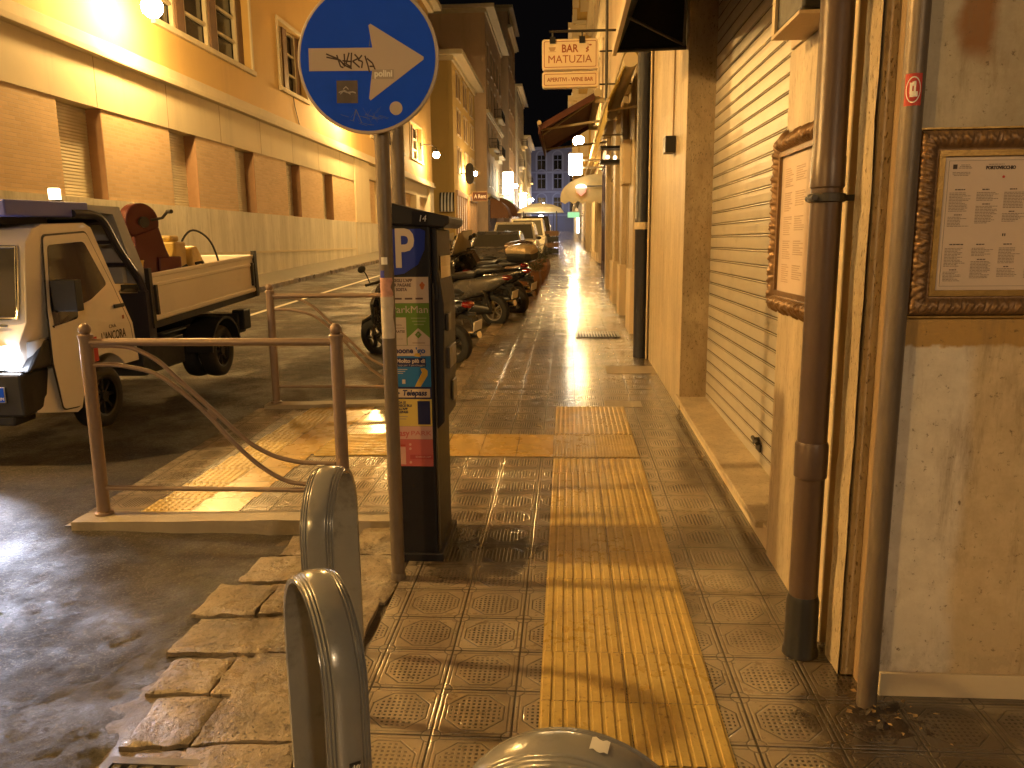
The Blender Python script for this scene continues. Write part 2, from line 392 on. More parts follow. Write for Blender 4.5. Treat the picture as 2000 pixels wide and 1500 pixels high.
# one wide sheet of earth under everything, to the horizon
e_ = MB(); e_.add([(-400, -60, G(-2,-60)-.5), (400, -60, G(-2,-60)-.5), (400, 700, SL*700-3.0), (-400, 700, SL*700-3.0)], [(0,1,2,3)])
tag(e_.build('ground', m_asph, fix=False), kind='structure')

SW = MB()   # right-hand pavement: paving slabs as a shaped sheet
def slab(m, x0, x1, y0, y1, top=0.0, thick=.14, nx=1, ny=1, zf=None):
    zf = zf or (lambda x, y: G(x, y) + top)
    P_ = [[(x0 + (x1-x0)*i/nx, y0 + (y1-y0)*j/ny) for i in range(nx+1)] for j in range(ny+1)]
    vs = [(x, y, zf(x, y)) for r in P_ for x, y in r]
    fs = [(j*(nx+1)+i, j*(nx+1)+i+1, (j+1)*(nx+1)+i+1, (j+1)*(nx+1)+i) for j in range(ny) for i in range(nx)]
    m.add(vs, fs)
    edge = [(x0 + (x1-x0)*i/nx, y0) for i in range(nx+1)] + [(x1, y0 + (y1-y0)*j/ny) for j in range(1, ny+1)] + [(x1 - (x1-x0)*i/nx, y1) for i in range(1, nx+1)] + [(x0, y1 - (y1-y0)*j/ny) for j in range(1, ny)]
    E_ = [(x, y, zf(x, y)) for x, y in edge] + [(x, y, zf(x, y) - thick) for x, y in edge]; n = len(edge)
    m.add(E_, [(i, n+i, n+(i+1) % n, (i+1) % n) for i in range(n)])
slab(SW, -.74, 3.6, -6, 3.95, nx=4, ny=10)
ramp_z = lambda x, y: G(x, y) - .045 * min(max((-x - 1.5) / 1.2, 0), 1)
slab(SW, -2.75, 1.6, 3.95, 6.75, nx=16, ny=8, zf=ramp_z)
slab(SW, -1.0, 1.6, 6.75, 60, nx=2, ny=40)
slab(SW, -1.0, 1.6, 60, 165, nx=2, ny=10)
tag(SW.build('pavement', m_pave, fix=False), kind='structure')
LP = MB(); slab(LP, -8.9, -7.42, -14, 60, nx=2, ny=50, thick=.2); slab(LP, -8.9, -7.42, 60, 165, nx=1, ny=10, thick=.2)
def mat_leftpave():
    t = T('studded_paving'); x, y, z = t.xyz(); M = t.mth
    fu = M('SUBTRACT', M('FRACT', M('MULTIPLY', M('ADD', x, 20.0), 9)), .5); fv = M('SUBTRACT', M('FRACT', M('MULTIPLY', M('ADD', y, 20.0), 9)), .5)
    d = M('SQRT', M('ADD', M('MULTIPLY', fu, fu), M('MULTIPLY', fv, fv))); s = M('SUBTRACT', 1.0, t.ramp(d, .2, .36))
    col = t.mix(s, (.17,.155,.125), (.34,.31,.25)); col = t.mix(M('MULTIPLY', t.noise(.8, 6, .7), .4), col, (.12,.1,.07))
    return t.done(col, .4, 0, t.bump(s, .006))
tag(LP.build('far_pavement', mat_leftpave(), fix=False), kind='structure')

# kerbs
def rough_block(m, cx, cy, sx, sy, z1, h, rz=0, amp=.012, n=7, seed=0):
    M_ = tr(cx, cy, 0) @ rot('Z', rz)
    def f(u, v):
        x = (u-.5)*sx; y = (v-.5)*sy
        e = min(u, 1-u, v, 1-v); 
        x += .016*mnoise.noise((u*3+seed, v*3, 2)) ; y += .016*mnoise.noise((u*3, v*3+seed, 7))
        p = M_ @ Vector((x, y, 0))
        p.z = z1(p.x, p.y) + amp*mnoise.noise((p.x*7, p.y*7, seed)) + amp*.5*mnoise.noise((p.x*22, p.y*22, seed)) - (.007 if e < .02 else 0)
        return p
    vs = [f(i/n, j/n) for j in range(n+1) for i in range(n+1)]
    fs = [(j*(n+1)+i, j*(n+1)+i+1, (j+1)*(n+1)+i+1, (j+1)*(n+1)+i) for j in range(n) for i in range(n)]
    rim = [i for i in range(n+1)] + [(j*(n+1)+n) for j in range(1, n+1)] + [n*(n+1)+i for i in range(n-1, -1, -1)] + [j*(n+1) for j in range(n-1, 0, -1)]
    k = len(vs); vs += [vs[i] - Vector((0,0,h)) for i in rim]; r = len(rim)
    fs += [(rim[i], k+i, k+(i+1) % r, rim[(i+1) % r]) for i in range(r)]
    m.add(vs, fs)
KB = MB(); rr = random.Random(3)
y = 1.2                       # worn light kerb slabs curving round the corner by the hoops
while y < 3.85:
    L_ = rr.uniform(.42, .6); cy = y + L_/2
    cx = -.90 - .055*math.sin((cy-1.2)*1.4)
    rough_block(KB, cx - .02, cy, .34, L_-.012, lambda x, y: G(x, y) - .004, .16, rr.uniform(-3, 3)+ (6 if cy < 2.6 else 0), .010, 12, cy); y += L_
y = 6.80
while y < 60:
    L_ = rr.uniform(.8, 1.1); rough_block(KB, -1.10, y + L_/2, .2, L_-.01, lambda x, y: G(x, y) - .003, .16, 0, .006, 5, y); y += L_
y = -8
while y < 60:
    L_ = rr.uniform(.9, 1.2); rough_block(KB, -7.36, y + L_/2, .14, L_-.01, lambda x, y: G(x, y) + .004, .22, 0, .012, 5, y); y += L_
tag(KB.build('kerb', m_kerb, smooth=True, fix=False, ang=50), kind='structure')
MBD = MB(); slab(MBD, -1.66, -.72, .8, 3.94, top=-.035, thick=.1, nx=40, ny=120, zf=lambda x, y: G(x, y) - .036 - .06*max(0, -x-1.15) + .014*mnoise.noise((x*4, y*4, 4)) + .008*mnoise.noise((x*14, y*14, 6)))
tag(MBD.build('kerb_mortar', mat_stone('dirty_mortar', (.06,.045,.033), (.17,.13,.09), (.04,.03,.02), 5, .008, .5, .5, wet=.2), smooth=True, fix=False), kind='structure')
CS = MB()                    # broken setts between the asphalt and the kerb
rows = [(1.82,2.12),(2.14,2.40),(2.42,2.66),(2.68,2.97),(2.99,3.28),(3.30,3.58),(3.60,3.84)]
for i, (a, b) in enumerate(rows):
    xl = [-1.32,-1.40,-1.47,-1.52,-1.57,-1.50,-1.42][i]
    cuts = [xl, xl + rr.uniform(.2, .3), -1.10] if i % 3 else [xl, -1.10]
    for p, q in zip(cuts, cuts[1:]):
        rough_block(CS, (p+q)/2, (a+b)/2, q-p-.006, b-a-.012, lambda x, y: G(x, y) - .012 - .016*min(1, max(0, (-x-1.1)*2.5)), .10, rr.uniform(-2, 2), .010, 16, i*3.1+p)
tag(CS.build('kerb_setts', m_kerb, smooth=True, fix=False, ang=50), kind='structure')
for nm, y0, x0, x1 in (('near', 3.98, -2.68, -.76), ('far', 6.78, -2.68, -1.2)):   # concrete edge the railings stand on
    m = MB(); n = 24
    for k in range(n):
        pass
    slab(m, x0, x1, y0-.075, y0+.075, top=.035, thick=.16, nx=24, ny=3, zf=lambda x, y: G(x, y) + .03 - .035*min(max((-x-1.5)/1.2, 0), 1) + .006*mnoise.noise((x*6, y*9, 2)))
    tag(m.build('kerb_edging', m_concrete, smooth=True, fix=False, ang=30), kind='structure')

# tactile strips (real ribs)
TS = MB()
def zt(x, y): return ramp_z(x, y)
def ribs_y(x0, x1, y0, y1, n, base=.004, hgt=.005, fill=.52):
    # slab of strip with n ribs running along y
    z = lambda x, y, e: zt(x, y) + e
    w_ = (x1-x0)/n
    prof = [(x0, base)]
    for i in range(n):
        a = x0 + w_*(i + (1-fill)/2); b = a + w_*fill
        prof += [(a, base), (a + w_*.07, base+hgt), (b - w_*.07, base+hgt), (b, base)]
    prof += [(x1, base)]
    r0 = [(x, y0, z(x, y0, e)) for x, e in prof]; r1 = [(x, y1, z(x, y1, e)) for x, e in prof]; k = len(prof)
    TS.add(r0 + r1, [(i, i+1, k+i+1, k+i) for i in range(k-1)])
    TS.add([(x0,y0,zt(x0,y0)-.02),(x1,y0,zt(x1,y0)-.02),(x1,y0,zt(x1,y0)+base),(x0,y0,zt(x0,y0)+base)], [(0,1,2,3)])
    TS.add([(x0,y1,zt(x0,y1)-.02),(x1,y1,zt(x1,y1)-.02),(x1,y1,zt(x1,y1)+base),(x0,y1,zt(x0,y1)+base)], [(3,2,1,0)])
def ribs_x(x0, x1, y0, y1, n, base=.004, hgt=.005, fill=.5):
    w_ = (y1-y0)/n; prof = [(y0, base)]
    for i in range(n):
        a = y0 + w_*(i+(1-fill)/2); b = a + w_*fill
        prof += [(a, base), (a+w_*.08, base+hgt), (b-w_*.08, base+hgt), (b, base)]
    prof += [(y1, base)]; k = len(prof)
    r0 = [(x0, y, zt(x0,y)+e) for y, e in prof]; r1 = [(x1, y, zt(x1,y)+e) for y, e in prof]
    TS.add(r0 + r1, [(i, k+i, k+i+1, i+1) for i in range(k-1)])
def domes(x0, x1, y0, y1, nx, ny, base=.004, r=.014):
    TS.add([(x0,y0,zt(x0,y0)+base),(x1,y0,zt(x1,y0)+base),(x1,y1,zt(x1,y1)+base),(x0,y1,zt(x0,y1)+base)], [(0,1,2,3)])
    for i in range(nx):
        for j in range(ny):
            cx = x0 + (x1-x0)*(i+.5)/nx; cy = y0 + (y1-y0)*(j+.5)/ny; z = zt(cx, cy) + base - .0005
            a = [(cx + r*math.cos(2*PI*k/8), cy + r*math.sin(2*PI*k/8), z) for k in range(8)]; b = [(cx + r*.6*math.cos(2*PI*k/8), cy + r*.6*math.sin(2*PI*k/8), z+.005) for k in range(8)]
            TS.add(a + b, [(k, (k+1) % 8, 8+(k+1) % 8, 8+k) for k in range(8)] + [tuple(range(8, 16))])
yy = 2.085; g_ = .003
while yy < 5.15:
    for a, b in ((-.085, .205), (.209, .500)): ribs_y(a, b, yy + g_/2, min(yy + .307, 5.19) - g_/2, 7, hgt=.0045, fill=(.62, .8, .72)[int(yy*7) % 3])
    yy += .307
for j in range(2):
    for i in range(2): ribs_y(-.085+.2935*i, .2045+.2935*i, 5.195+.29*j, 5.48+.29*j, 14, hgt=.004, fill=.45)
for j in range(3):
    for i in range(2): ribs_y(-.085+.2935*i, .2045+.2935*i, 5.785+.302*j, 6.083+.302*j, 8, fill=.6)
for i in range(7): ribs_x(-.085+.30*i, .212+.30*i, 1.50, 1.79, 7)
for i in range(7): domes(-.085+.30*i, .212+.30*i, 1.793, 2.080, 6, 6)
for i in range(3): ribs_x(-1.752+.30*i, -1.455+.30*i, 5.195, 5.483, 7); 
for i in range(3): ribs_x(-1.752+.30*i, -1.455+.30*i, 5.486, 5.775, 7)
def warp(x, y): return x - .0
for j in range(9): domes(-2.42+.02*j, -2.13+.02*j, 4.07+.295*j, 4.36+.295*j, 7, 7)
tag(TS.build('tactile_paving', m_yel, fix=False), kind='structure')
OS = MB()
def flat(x0, x1, y0, y1, e=.004):
    OS.add([(x0,y0,zt(x0,y0)+e),(x1,y0,zt(x1,y0)+e),(x1,y1,zt(x1,y1)+e),(x0,y1,zt(x0,y1)+e)], [(0,1,2,3)])
for x0, x1 in ((-.848,-.60),(-.595,-.345),(-.34,-.089)): flat(x0, x1, 5.195, 5.77)
for j in range(9): flat(-2.125+.02*j, -1.84+.02*j, 4.07+.295*j, 4.36+.295*j)
tag(OS.build('orange_paving', m_orange, fix=False), kind='structure')
# plain concrete repair slabs and painted line
RS = MB()
for x0,x1,y0,y1 in ((.34,.66,6.70,6.93),(.43,.97,8.25,8.68)): slab(RS, x0, x1, y0, y1, top=.004, thick=.02)
tag(RS.build('repair_slab', m_concrete, fix=False), kind='structure')
RL = MB()
for j in range(14):
    y0 = 13 + 2*j; RL.add([(x, y, G(x, y) - .05 - .07*min(max((-x-3)/3, 0), 1) + .008) for x, y in ((-5.83,y0),(-5.72,y0),(-5.72,y0+2),(-5.83,y0+2))], [(0,1,2,3)])
tag(RL.build('road_marking', m_paint, fix=False), kind='structure')
# drain grating in the pavement
gr = thing('drain_grate', 'slotted metal drain grating set in the pavement near the dark downpipe', 'grate', (.44, 11.2, G(.44, 11.2)))
m = MB(); m_grate = pm('grate_iron', (.16,.15,.14), .35, .6, .2, 10, .001, 80)
for k in range(15): m.box(-.29+.04*k, -.272+.04*k, -.3, .3, .003, .010)
m.build('bars', m_grate, gr)
m = MB(); m.plate((-.31,.31,-.32,.32), [(-.29,.29,-.3,.3)], 0, .009, M=rot('X', 90)); m.build('frame', m_grate, gr).location.z = .002
m = MB(); m.box(-.29,.29,-.3,.3,.0005,.0015); m.build('sump', pm('sump_black',(.01,.01,.01),.8), gr)
gz = G(-1.2, 2.0) - .032
gt = thing('gully_grate', 'dark iron gully grating in the road at the bottom edge by the broken kerb', 'grate', (-1.16, 1.86, gz))
m = MB(); m.plate((-.22,.22,-.2,.2), [(-.19,.19,-.17,.17)], -.03, .0, M=rot('X', 90)); o = m.build('frame', m_grate, gt); o.location.z = .028
m = MB()
for k in range(8): m.box(-.185+.05*k, -.16+.05*k, -.17, .17, .0, .024)
m.build('bars', m_grate, gt)
m = MB(); m.box(-.19,.19,-.17,.17,-.01,-.002); m.build('sump', bpy.data.materials['sump_black'], gt)

# ================================================================== RIGHT SIDE, NEAR BUILDING
m_cream = mat_plaster('cream_plaster', (.64,.53,.37), .12, 1.2, .3)
m_brown = mat_plaster('brown_render', (.30,.21,.12), .2, 2, .4)
m_shut = pm('shutter_metal', (.50,.46,.39), .38, .25, .16, 3, .0006, 90, .08, .35, stretch=(1,1,2.5))
m_black = pm('black_paint', (.018,.018,.02), .4, 0, .3, 8)
m_awnblk = pm('dark_canvas', (.012,.012,.016), .9, 0, .3, 8)
m_dark = pm('dark_iron', (.05,.045,.042), .5, .3, .3, 12, .001, 90)
m_galv = pm('galvanised_steel', (.15,.12,.095), .45, .25, .25, 14, .0006, 60, .12, .3, stretch=(3,3,.7))
m_brownpipe = pm('brown_pipe', (.085,.055,.043), .38, .1, .25, 5, .0008, 40, .1, .35, stretch=(3,3,.6))
m_navy = pm('navy_pipe', (.03,.032,.048), .45, .1, .3, 6)
m_gilt = pm('gilded_wood', (.42,.26,.08), .35, .55, .35, 30, .001, 160, .12, .55)
m_oldgilt = pm('tarnished_gilt', (.22,.13,.065), .42, .35, .4, 30, .001, 160, .1, .4)
m_paper = pm('menu_paper', (.62,.50,.42), .5, 0, .05, 3)
m_ink = pm('grey_ink', (.20,.16,.14), .7)
m_inkd = pm('dark_ink', (.05,.035,.035), .7)
m_red = pm('red_ink', (.45,.04,.03), .6)
m_white = pm('white_paint', (.78,.76,.72), .45, 0, .05)

b = thing('shop_building', 'cream travertine corner building with closed roller shutter, to the right of the pavement', 'building', (1.2, 6, G(1.2, 6)))
W = True
m = MB()     # street wall with the shutter opening (opening y 3.64-6.62, z up to 3.35)
m.box(1.0, 1.5, 2.9, 3.60, -.1, 14); m.box(1.0, 1.5, 6.66, 9.2, -.1, 14); m.box(1.0, 1.5, 3.60, 6.66, 3.38, 14); m.box(1.0, 1.5, 2.515, 2.9, -.1, 14); m.box(1.3, 1.5, 3.6, 6.66, -.1, 3.38)
m.build('wall', m_brown, b, world=W)
m = MB()
m.box(.955, .998, 2.985, 3.64, .0, 2.34); m.box(.955, .998, 2.985, 3.64, 2.35, 3.6)
m.build('stone_facing', m_trav, b, world=W, bevel=.004, split=True)
m = MB(); m.box(.950, .998, 2.822, 2.900, .02, 3.9); m.build('moulding', m_cream, b, world=W, bevel=.006)
def roughslab(y0, y1, z0, z1, X0, seed, amp=.006, xb=1.0, n=(6, 60)):
    m = MB(); f = lambda u, v: (X0 + amp*(mnoise.noise((u*2+seed, v*(z1-z0)*4, 1)) + .6*mnoise.noise((u*7, v*(z1-z0)*15, seed))), y1 + (y0-y1)*u, z0 + (z1-z0)*v)
    m.grid(n[0], n[1], f)
    m.box(X0+.012, xb, y0+.001, y1-.001, z0, z1); return m
o = roughslab(2.60, 2.735, .06, 3.9, .948, 2).build('corner_stone', m_trav2, b, world=W, smooth=True, ang=60)
m = MB(); m.box(.953, 1.0, 6.62, 7.92, .10, 4.4); m.box(.953, 1.0, 7.93, 9.16, .10, 4.4); m.build('stone_facing', m_trav, b, world=W, bevel=.003, split=True)
m = MB(); m.box(1.001, 1.19, 6.60, 6.658, .25, 3.38); m.box(.953, 1.0, 6.60, 6.618, .25, 3.38); m.box(1.001, 1.19, 3.602, 3.66, .25, 3.38); m.build('door_jamb', m_trav2, b, world=W, split=True)
m = MB()
def sillz(y): return SL*y + .115
vs = []
m.prism([(.93, 3.76), (1.22, 3.76), (1.22, 6.72), (.93, 6.72)], 0, .035)
for i, v in enumerate(m.v): m.v[i] = (v[0], v[1], v[2] + sillz(v[1]) - .035)
m.build('sill', m_trav, b, world=W, bevel=.006)
m = MB(); m.box(.965, 1.2, 3.62, 6.66, -.05, .19); m.build('step_wall', m_cream, b, world=W)
m_groove = pm('groove_brown', (.09,.065,.04), .6)  # darker brown for the groove faces between slats
def shutter(name, X_, y0, y1, z0, z1, pitch, mat, parent, d=.010):
    m = MB(); prof = []; z = z0
    while z < z1:
        prof += [(X_, z), (X_-d*.9, z+pitch*.05), (X_-d, z+pitch*.3), (X_-d*1.12, z+pitch*.55), (X_-d*1.05, z+pitch*.80), (X_-d*.55, z+pitch*.83), (X_-d*.55, z+pitch*.87), (X_-d*1.0, z+pitch*.90), (X_-d*.9, z+pitch*.96)]; z += pitch
    k = len(prof); n = 12
    vs = [(x + .002*mnoise.noise((j*.9, zz*3, 2)), y0 + (y1-y0)*j/n, zz) for j in range(n+1) for x, zz in prof]
    m.add(vs, [(j*k+i, j*k+i+1, (j+1)*k+i+1, (j+1)*k+i) for j in range(n) for i in range(k-1)])
    for i, f in enumerate(m.f):
        if f[0] % k % 9 in (5, 6, 8): m.m[i] = 1
    m.box(X_+.004, X_+.02, y0, y1, z0, z1)
    return m.build(name, [mat, m_groove], parent, world=True, fix=False)
sh = shutter('roller_shutter', 1.18, 3.662, 6.60, .20, 3.38, .0925, m_shut, b, d=.009)
m = MB(); m.cyl((1.165, 4.72, .36), (1.13, 4.72, .36), .02); m.cyl((1.14, 4.66, .355), (1.14, 4.78, .365), .012); m.box(1.155, 1.168, 4.66, 4.76, .30, .345)
hd = m.build('handle', m_dark, b, world=W)
m = MB(); m.box(1.01, 3.6, 2.5, 2.9, -.1, 14)
m.build('end_wall', m_front, b, world=W)
m = MB()
m.box(1.045, 3.6, 2.485, 2.4995, .04, .135); m.build('skirting', m_cream, b, world=W, bevel=.003)
m = MB(); m.box(.80, 9., 2.3, 9.4, 14, 14.3); m.build('roof', m_brown, b, world=W)
m = MB(); m.box(1.5, 9, 2.9, 9.2, -.1, 14); m.build('rear_wall', m_brown, b, world=W)
# box above pilaster with shutter motor
m = MB(); m.box(.83, .953, 3.04, 3.40, 2.36, 2.75); bx = m.build('motor_box', m_black, b, world=W, bevel=.01)
m = MB(); m.box(.818, .953, 3.03, 3.42, 2.340, 2.352); m.box(.818,.829,3.375,3.42,2.353,2.76); m.build('trim', m_cream, bx).location = -Vector(b.location)
bx.children[0].location = -Vector(b.location)

# downpipe nearest the camera
dp = thing('downpipe', 'brown rainwater downpipe with black base collar, beside the framed side menu', 'pipe', (.86, 2.745, .06))
m = MB(); m.lathe([(.050,.2),(.050,.66),(.0515,.67)], n=24, cap=False); m.lathe([(.0515,.67),(.056,.675),(.056,.79),(.052,.80),(.050,.80)], n=24, cap=False); m.lathe([(.050,.80),(.050,1.66)], n=24, cap=False)
m.lathe([(.050,1.66),(.0545,1.665),(.0545,1.76),(.0525,1.765),(.0525,4.5)], n=24, cap=False)
m.build('pipe', m_brownpipe, dp, smooth=True)
m = MB(); m.lathe([(.064,0),(.062,.02),(.058,.03),(.057,.21),(.051,.23)], n=24); m.build('collar', m_black, dp, smooth=True)
m = MB(); m.lathe([(.052,1.615),(.060,1.618),(.060,1.642),(.052,1.645)], n=24); m.box(-.008,.09,-.008,.008,1.62,1.64); m.cyl((-.055,-.055,1.63),(-.045,.055,1.63),.010,n=8); m.build('bracket', m_dark, dp, smooth=True)
# steel pole at the very corner
sp = thing('corner_pole', 'grey galvanised pole at the building corner with a round red sticker on it', 'pole', (.984, 2.43, .05))
m = MB(); m.lathe([(.031,0),(.031,4.5)], n=28); m.build('pole', m_galv, sp, smooth=True)
m = MB(); n_ = 10
def stk(m, a0, a1, z0, z1, r):
    m.grid(8, 2, lambda u, v: (r*math.cos(math.radians(a0+(a1-a0)*u)), r*math.sin(math.radians(a0+(a1-a0)*u)), z0 + (z1-z0)*v))
stk(m, 205, 292, 1.875, 1.962, .0315); st = m.build('sticker', m_red, sp, smooth=True, fix=False)
m = MB()
def ringpatch(m, ac, zc, ra, rz, t_, r, n=24):
    for k in range(n):
        q = []
        for kk, s_ in ((k, 1), (k+1, 1), (k+1, 1-t_), (k, 1-t_)):
            th = 2*PI*kk/n; a = math.radians(ac + ra*s_*math.cos(th)); q.append((r*math.cos(a), r*math.sin(a), zc + rz*s_*math.sin(th)))
        m.add(q, [(0,1,2,3)])
ringpatch(m, 249, 1.918, 36, .036, .1, .0318); 
for a_, z_, sa, sz in ((238,1.922,6,.015),(243,1.906,9,.008),(256,1.925,5,.016),(260,1.906,11,.007),(249,1.934,6,.006)):
    stk(m, a_-sa, a_+sa, z_-sz, z_+sz, .0318)
m.build('emblem', m_white, st, fix=False)
# dark downpipe further on
fp = thing('downpipe', 'fat navy blue downpipe with one pale strap, beyond the closed roller shutter', 'pipe', (.87, 9.30, G(.9, 9.3)))
m = MB(); m.lathe([(.082,0),(.082,1.5),(.088,1.51),(.088,1.60),(.082,1.61),(.082,6)], n=24); m.build('pipe', m_navy, fp, smooth=True)
m = MB(); m.lathe([(.088,1.48),(.090,1.5),(.090,1.54),(.088,1.56)], n=24, cap=False); m.box(-.01,.1,-.01,.01,1.5,1.53); m.build('bracket', m_cream, fp, smooth=True)
m = MB(); m.cyl((.06,-.12,0),(.06,-.12,6),.012,n=10); m.build('cable_pipe', m_cream, fp, smooth=True)
# dark small wall box
wb = thing('junction_box', 'small square dark box fixed on the travertine pier with a cable rising from it', 'box', (.95, 7.3, 2.31))
m = MB(); m.box(-.09,0,-.09,.09,0,.14); m.build('box', m_black, wb, bevel=.006)
m = MB(); m.cyl((-.012,.0,.14),(-.012,.0,1.9),.008,n=8); m.build('cable', m_brown, wb, smooth=True)

# ornate picture frames with menus
def frame_mesh(w_, h_, bw, orn, mat, inner_mat, parent, wild=0.0, depth=.035, seed=0):
    """picture frame in local x (width), z (height), facing -y"""
    m = MB(); NV = 14
    sides = [((0,0),(w_,0),(0,1)), ((w_,0),(w_,h_),(-1,0)), ((w_,h_),(0,h_),(0,-1)), ((0,h_),(0,0),(1,0))]
    for si, (a, b_, nrm) in enumerate(sides):
        L_ = math.hypot(b_[0]-a[0], b_[1]-a[1]); du = ((b_[0]-a[0])/L_, (b_[1]-a[1])/L_); NU = int(L_/.0042)
        vs = []
        for j in range(NV+1):
            v = j/NV
            for i in range(NU+1):
                u = i/NU; s0 = v*bw; s1 = L_ - v*bw; s = s0 + (s1-s0)*u
                px = a[0] + du[0]*s + nrm[0]*v*bw; pz = a[1] + du[1]*s + nrm[1]*v*bw
                env = math.sin(PI*min(1, max(0, (v-.02)/.72)))
                ph = s*2*PI/orn
                o_ = env*(.55*math.sin(ph + 5.5*v + 1.3*math.sin(ph*.5)) * math.cos(7*v - .6*math.sin(ph)) + .35*math.sin(ph*2 - 9*v))
                o_ += env*.35*mnoise.noise((s*60, v*5, si+seed))
                y_ = -(depth*(.35 + .65*env) + .010*o_) if v < .74 else -(depth*.45 + (.006 if .80 < v < .92 else 0))
                if v > .985: y_ = 0.0
                if j == 0: y_ = 0.0
                if wild and v < .3:
                    k = (1 - v/.3) * wild * (.5 + .8*mnoise.noise((s*22, si*3+seed, 1)) + .35*math.sin(s*2*PI/.16) + .5*mnoise.noise((s*70, si, seed)))
                    px -= nrm[0]*k; pz -= nrm[1]*k
                vs.append((px, y_, pz))
        m.add(vs, [(j*(NU+1)+i, j*(NU+1)+i+1, (j+1)*(NU+1)+i+1, (j+1)*(NU+1)+i) for j in range(NV) for i in range(NU)])
    f = m.build('frame', mat, parent, smooth=True, fix=False, ang=70)
    m = MB(); q = bw*.78
    d0 = -depth*.5
    for z0, z1, x0, x1 in ((q, bw, q, w_-q), (h_-bw, h_-q, q, w_-q), (bw, h_-bw, q, bw), (bw, h_-bw, w_-bw, w_-q)): m.box(x0, x1, d0-.004, d0, z0, z1)
    m.build('inner_moulding', inner_mat, f, bevel=.001)
    m = MB(); m.box(bw*.9, w_-bw*.9, -.012, -.004, bw*.9, h_-bw*.9); m.build('menu_sheet', m_paper, parent)
    return f
fm = thing('framed_menu', 'gold framed menu with carved scrolls on the patched wall facing the camera', 'frame', (1.034, 2.497, 1.322))
frame_mesh(.80, .548, .078, .034, m_oldgilt, m_gilt, fm)
m = MB(); m.box(-.004, .804, -.012, -.001, -.006, 0); m.box(-.004, .804, -.012, -.001, .548, .553); m.box(-.005, -.001, -.02, -.001, 0, .548); m.box(.801, .805, -.02, -.001, 0, .548); m.build('outer_edge', m_gilt, fm)
MX = rot('X', 90)
text('PORTOVECCHIO', .013, m_inkd, fm, tr(.240, -.0128, .436) @ MX, bold=.0006, width=.084)
m = MB(); rm = random.Random(5)
def lines(m, x0, z0, wmax, n, lh=.0044, t_=.0017, y=-.0128, center=False):
    for i in range(n):
        L_ = wmax * rm.choice([1, .9, .85, .6, .75]); o_ = (wmax-L_)/2 if center else 0; x = x0 + o_
        while x < x0 + o_ + L_:
            wd = min(rm.uniform(.004, .011), x0+o_+L_-x); m.box(x, x+wd, y, y+.0006, z0 - i*lh - t_, z0 - i*lh); x += wd + .0016
mh = MB()
for k in range(7):
    cx = .100 + .078*k
    n1, n2 = ((13,7),(6,12),(11,6),(9,9),(12,7),(7,11),(10,8))[k]
    lines(m, cx, .366, .062, n1); lines(mh, cx+.015, .376, .034, 1, t_=.003); lines(mh, cx+.018, .366-.0044*(n1+1.4), .026, 1, t_=.0026)
    lines(m, cx, .366-.0044*(n1+3), .062, n2)
    lines(m, cx, .204, .062, n1); lines(mh, cx+.012, .216, .040, 1, t_=.003); lines(mh, cx+.018, .204-.0044*(n1+1.4), .024, 1, t_=.0026)
    lines(m, cx, .204-.0044*(n1+3), .058, n2)
lines(m, .118, .446, .042, 3, center=True); lines(m, .104, .425, .05, 3, center=True); lines(m, .205, .447, .06, 1)
m.build('small_print', m_ink, fm)
m = mh
m.box(.104,.116,-.0128,-.012,.434,.447); m.box(.262,.265,-.0128,-.012,.238,.246); m.box(.268,.271,-.0128,-.012,.238,.246)
for k in range(8): m.box(.315+.007*k, .325+.007*k, -.0128, -.012, .408+.005*k, .4098+.005*k); m.box(.322+.006*k, .325+.006*k, -.0128, -.012, .402+.005*k, .416+.004*k)
m.build('print_heads', m_inkd, fm)
m = MB(); m.cyl((.250,-.0128,.410),(.250,-.012,.410),.004,n=10); m.build('print_seal', m_red, fm)
m = MB(); m.plate((.092,.705,.090,.458), [(.093,.704,.091,.457)], -.0126, -.012); m.build('print_border', m_ink, fm)
sm = thing('framed_menu', 'dark baroque frame with a menu on the side wall, half hidden behind the brown downpipe', 'frame', (.952, 3.70, 1.25), -PI/2)
frame_mesh(.76, .74, .085, .05, m_oldgilt, m_oldgilt, sm, wild=.022, depth=.045, seed=3)
m = MB()
for k in range(5): lines(m, .14, .60 - k*.1, .12, 9, .009, .004); lines(m, .30, .60 - k*.1, .14, 7, .009, .004)
m.build('small_print', pm('pale_ink', (.46,.34,.27), .6), sm)

# black awning over the shutter
aw = thing('shop_awning', 'black canvas awning over the roller shutter, seen from below', 'awning', (.95, 4.9, 3.05))
m = MB(); YN, YF = -1.95, 1.85
tri = [(-.55, 0), (.0, .02), (.0, 1.30), (-.04, 1.32)]
for yy_ in (YF,):
    m.prism([(p[0], p[1]) for p in tri], yy_-.01, yy_, 'y')
m.add([(-.55, YN, 0), (-.55, YF-.01, 0), (-.02, YF-.01, 1.32), (-.02, YN, 1.32), (-.54, YN, -.002), (-.54, YF-.01, -.002), (-.01, YF-.01, 1.30), (-.01, YN, 1.30)], [(0,1,2,3),(4,7,6,5),(0,3,7,4),(0,4,5,1),(2,6,7,3),(1,5,6,2)])
m.build('canvas', m_awnblk, aw)
m = MB(); m.box(-.585, -.552, YN, YF, -.035, .045); m.build('front_bar', m_cream, aw, bevel=.005)
m = MB(); m.cyl((-.02, YF-.03, .03), (-.54, YF-.6, .12), .012, n=8); m.cyl((-.02, YF-.03, .03), (-.2, YF-1.5, .5), .012, n=8); m.cyl((-.55, YF-.02, .0), (0, YF-.02, .01), .014, n=8)
m.build('arm', m_dark, aw, smooth=True)

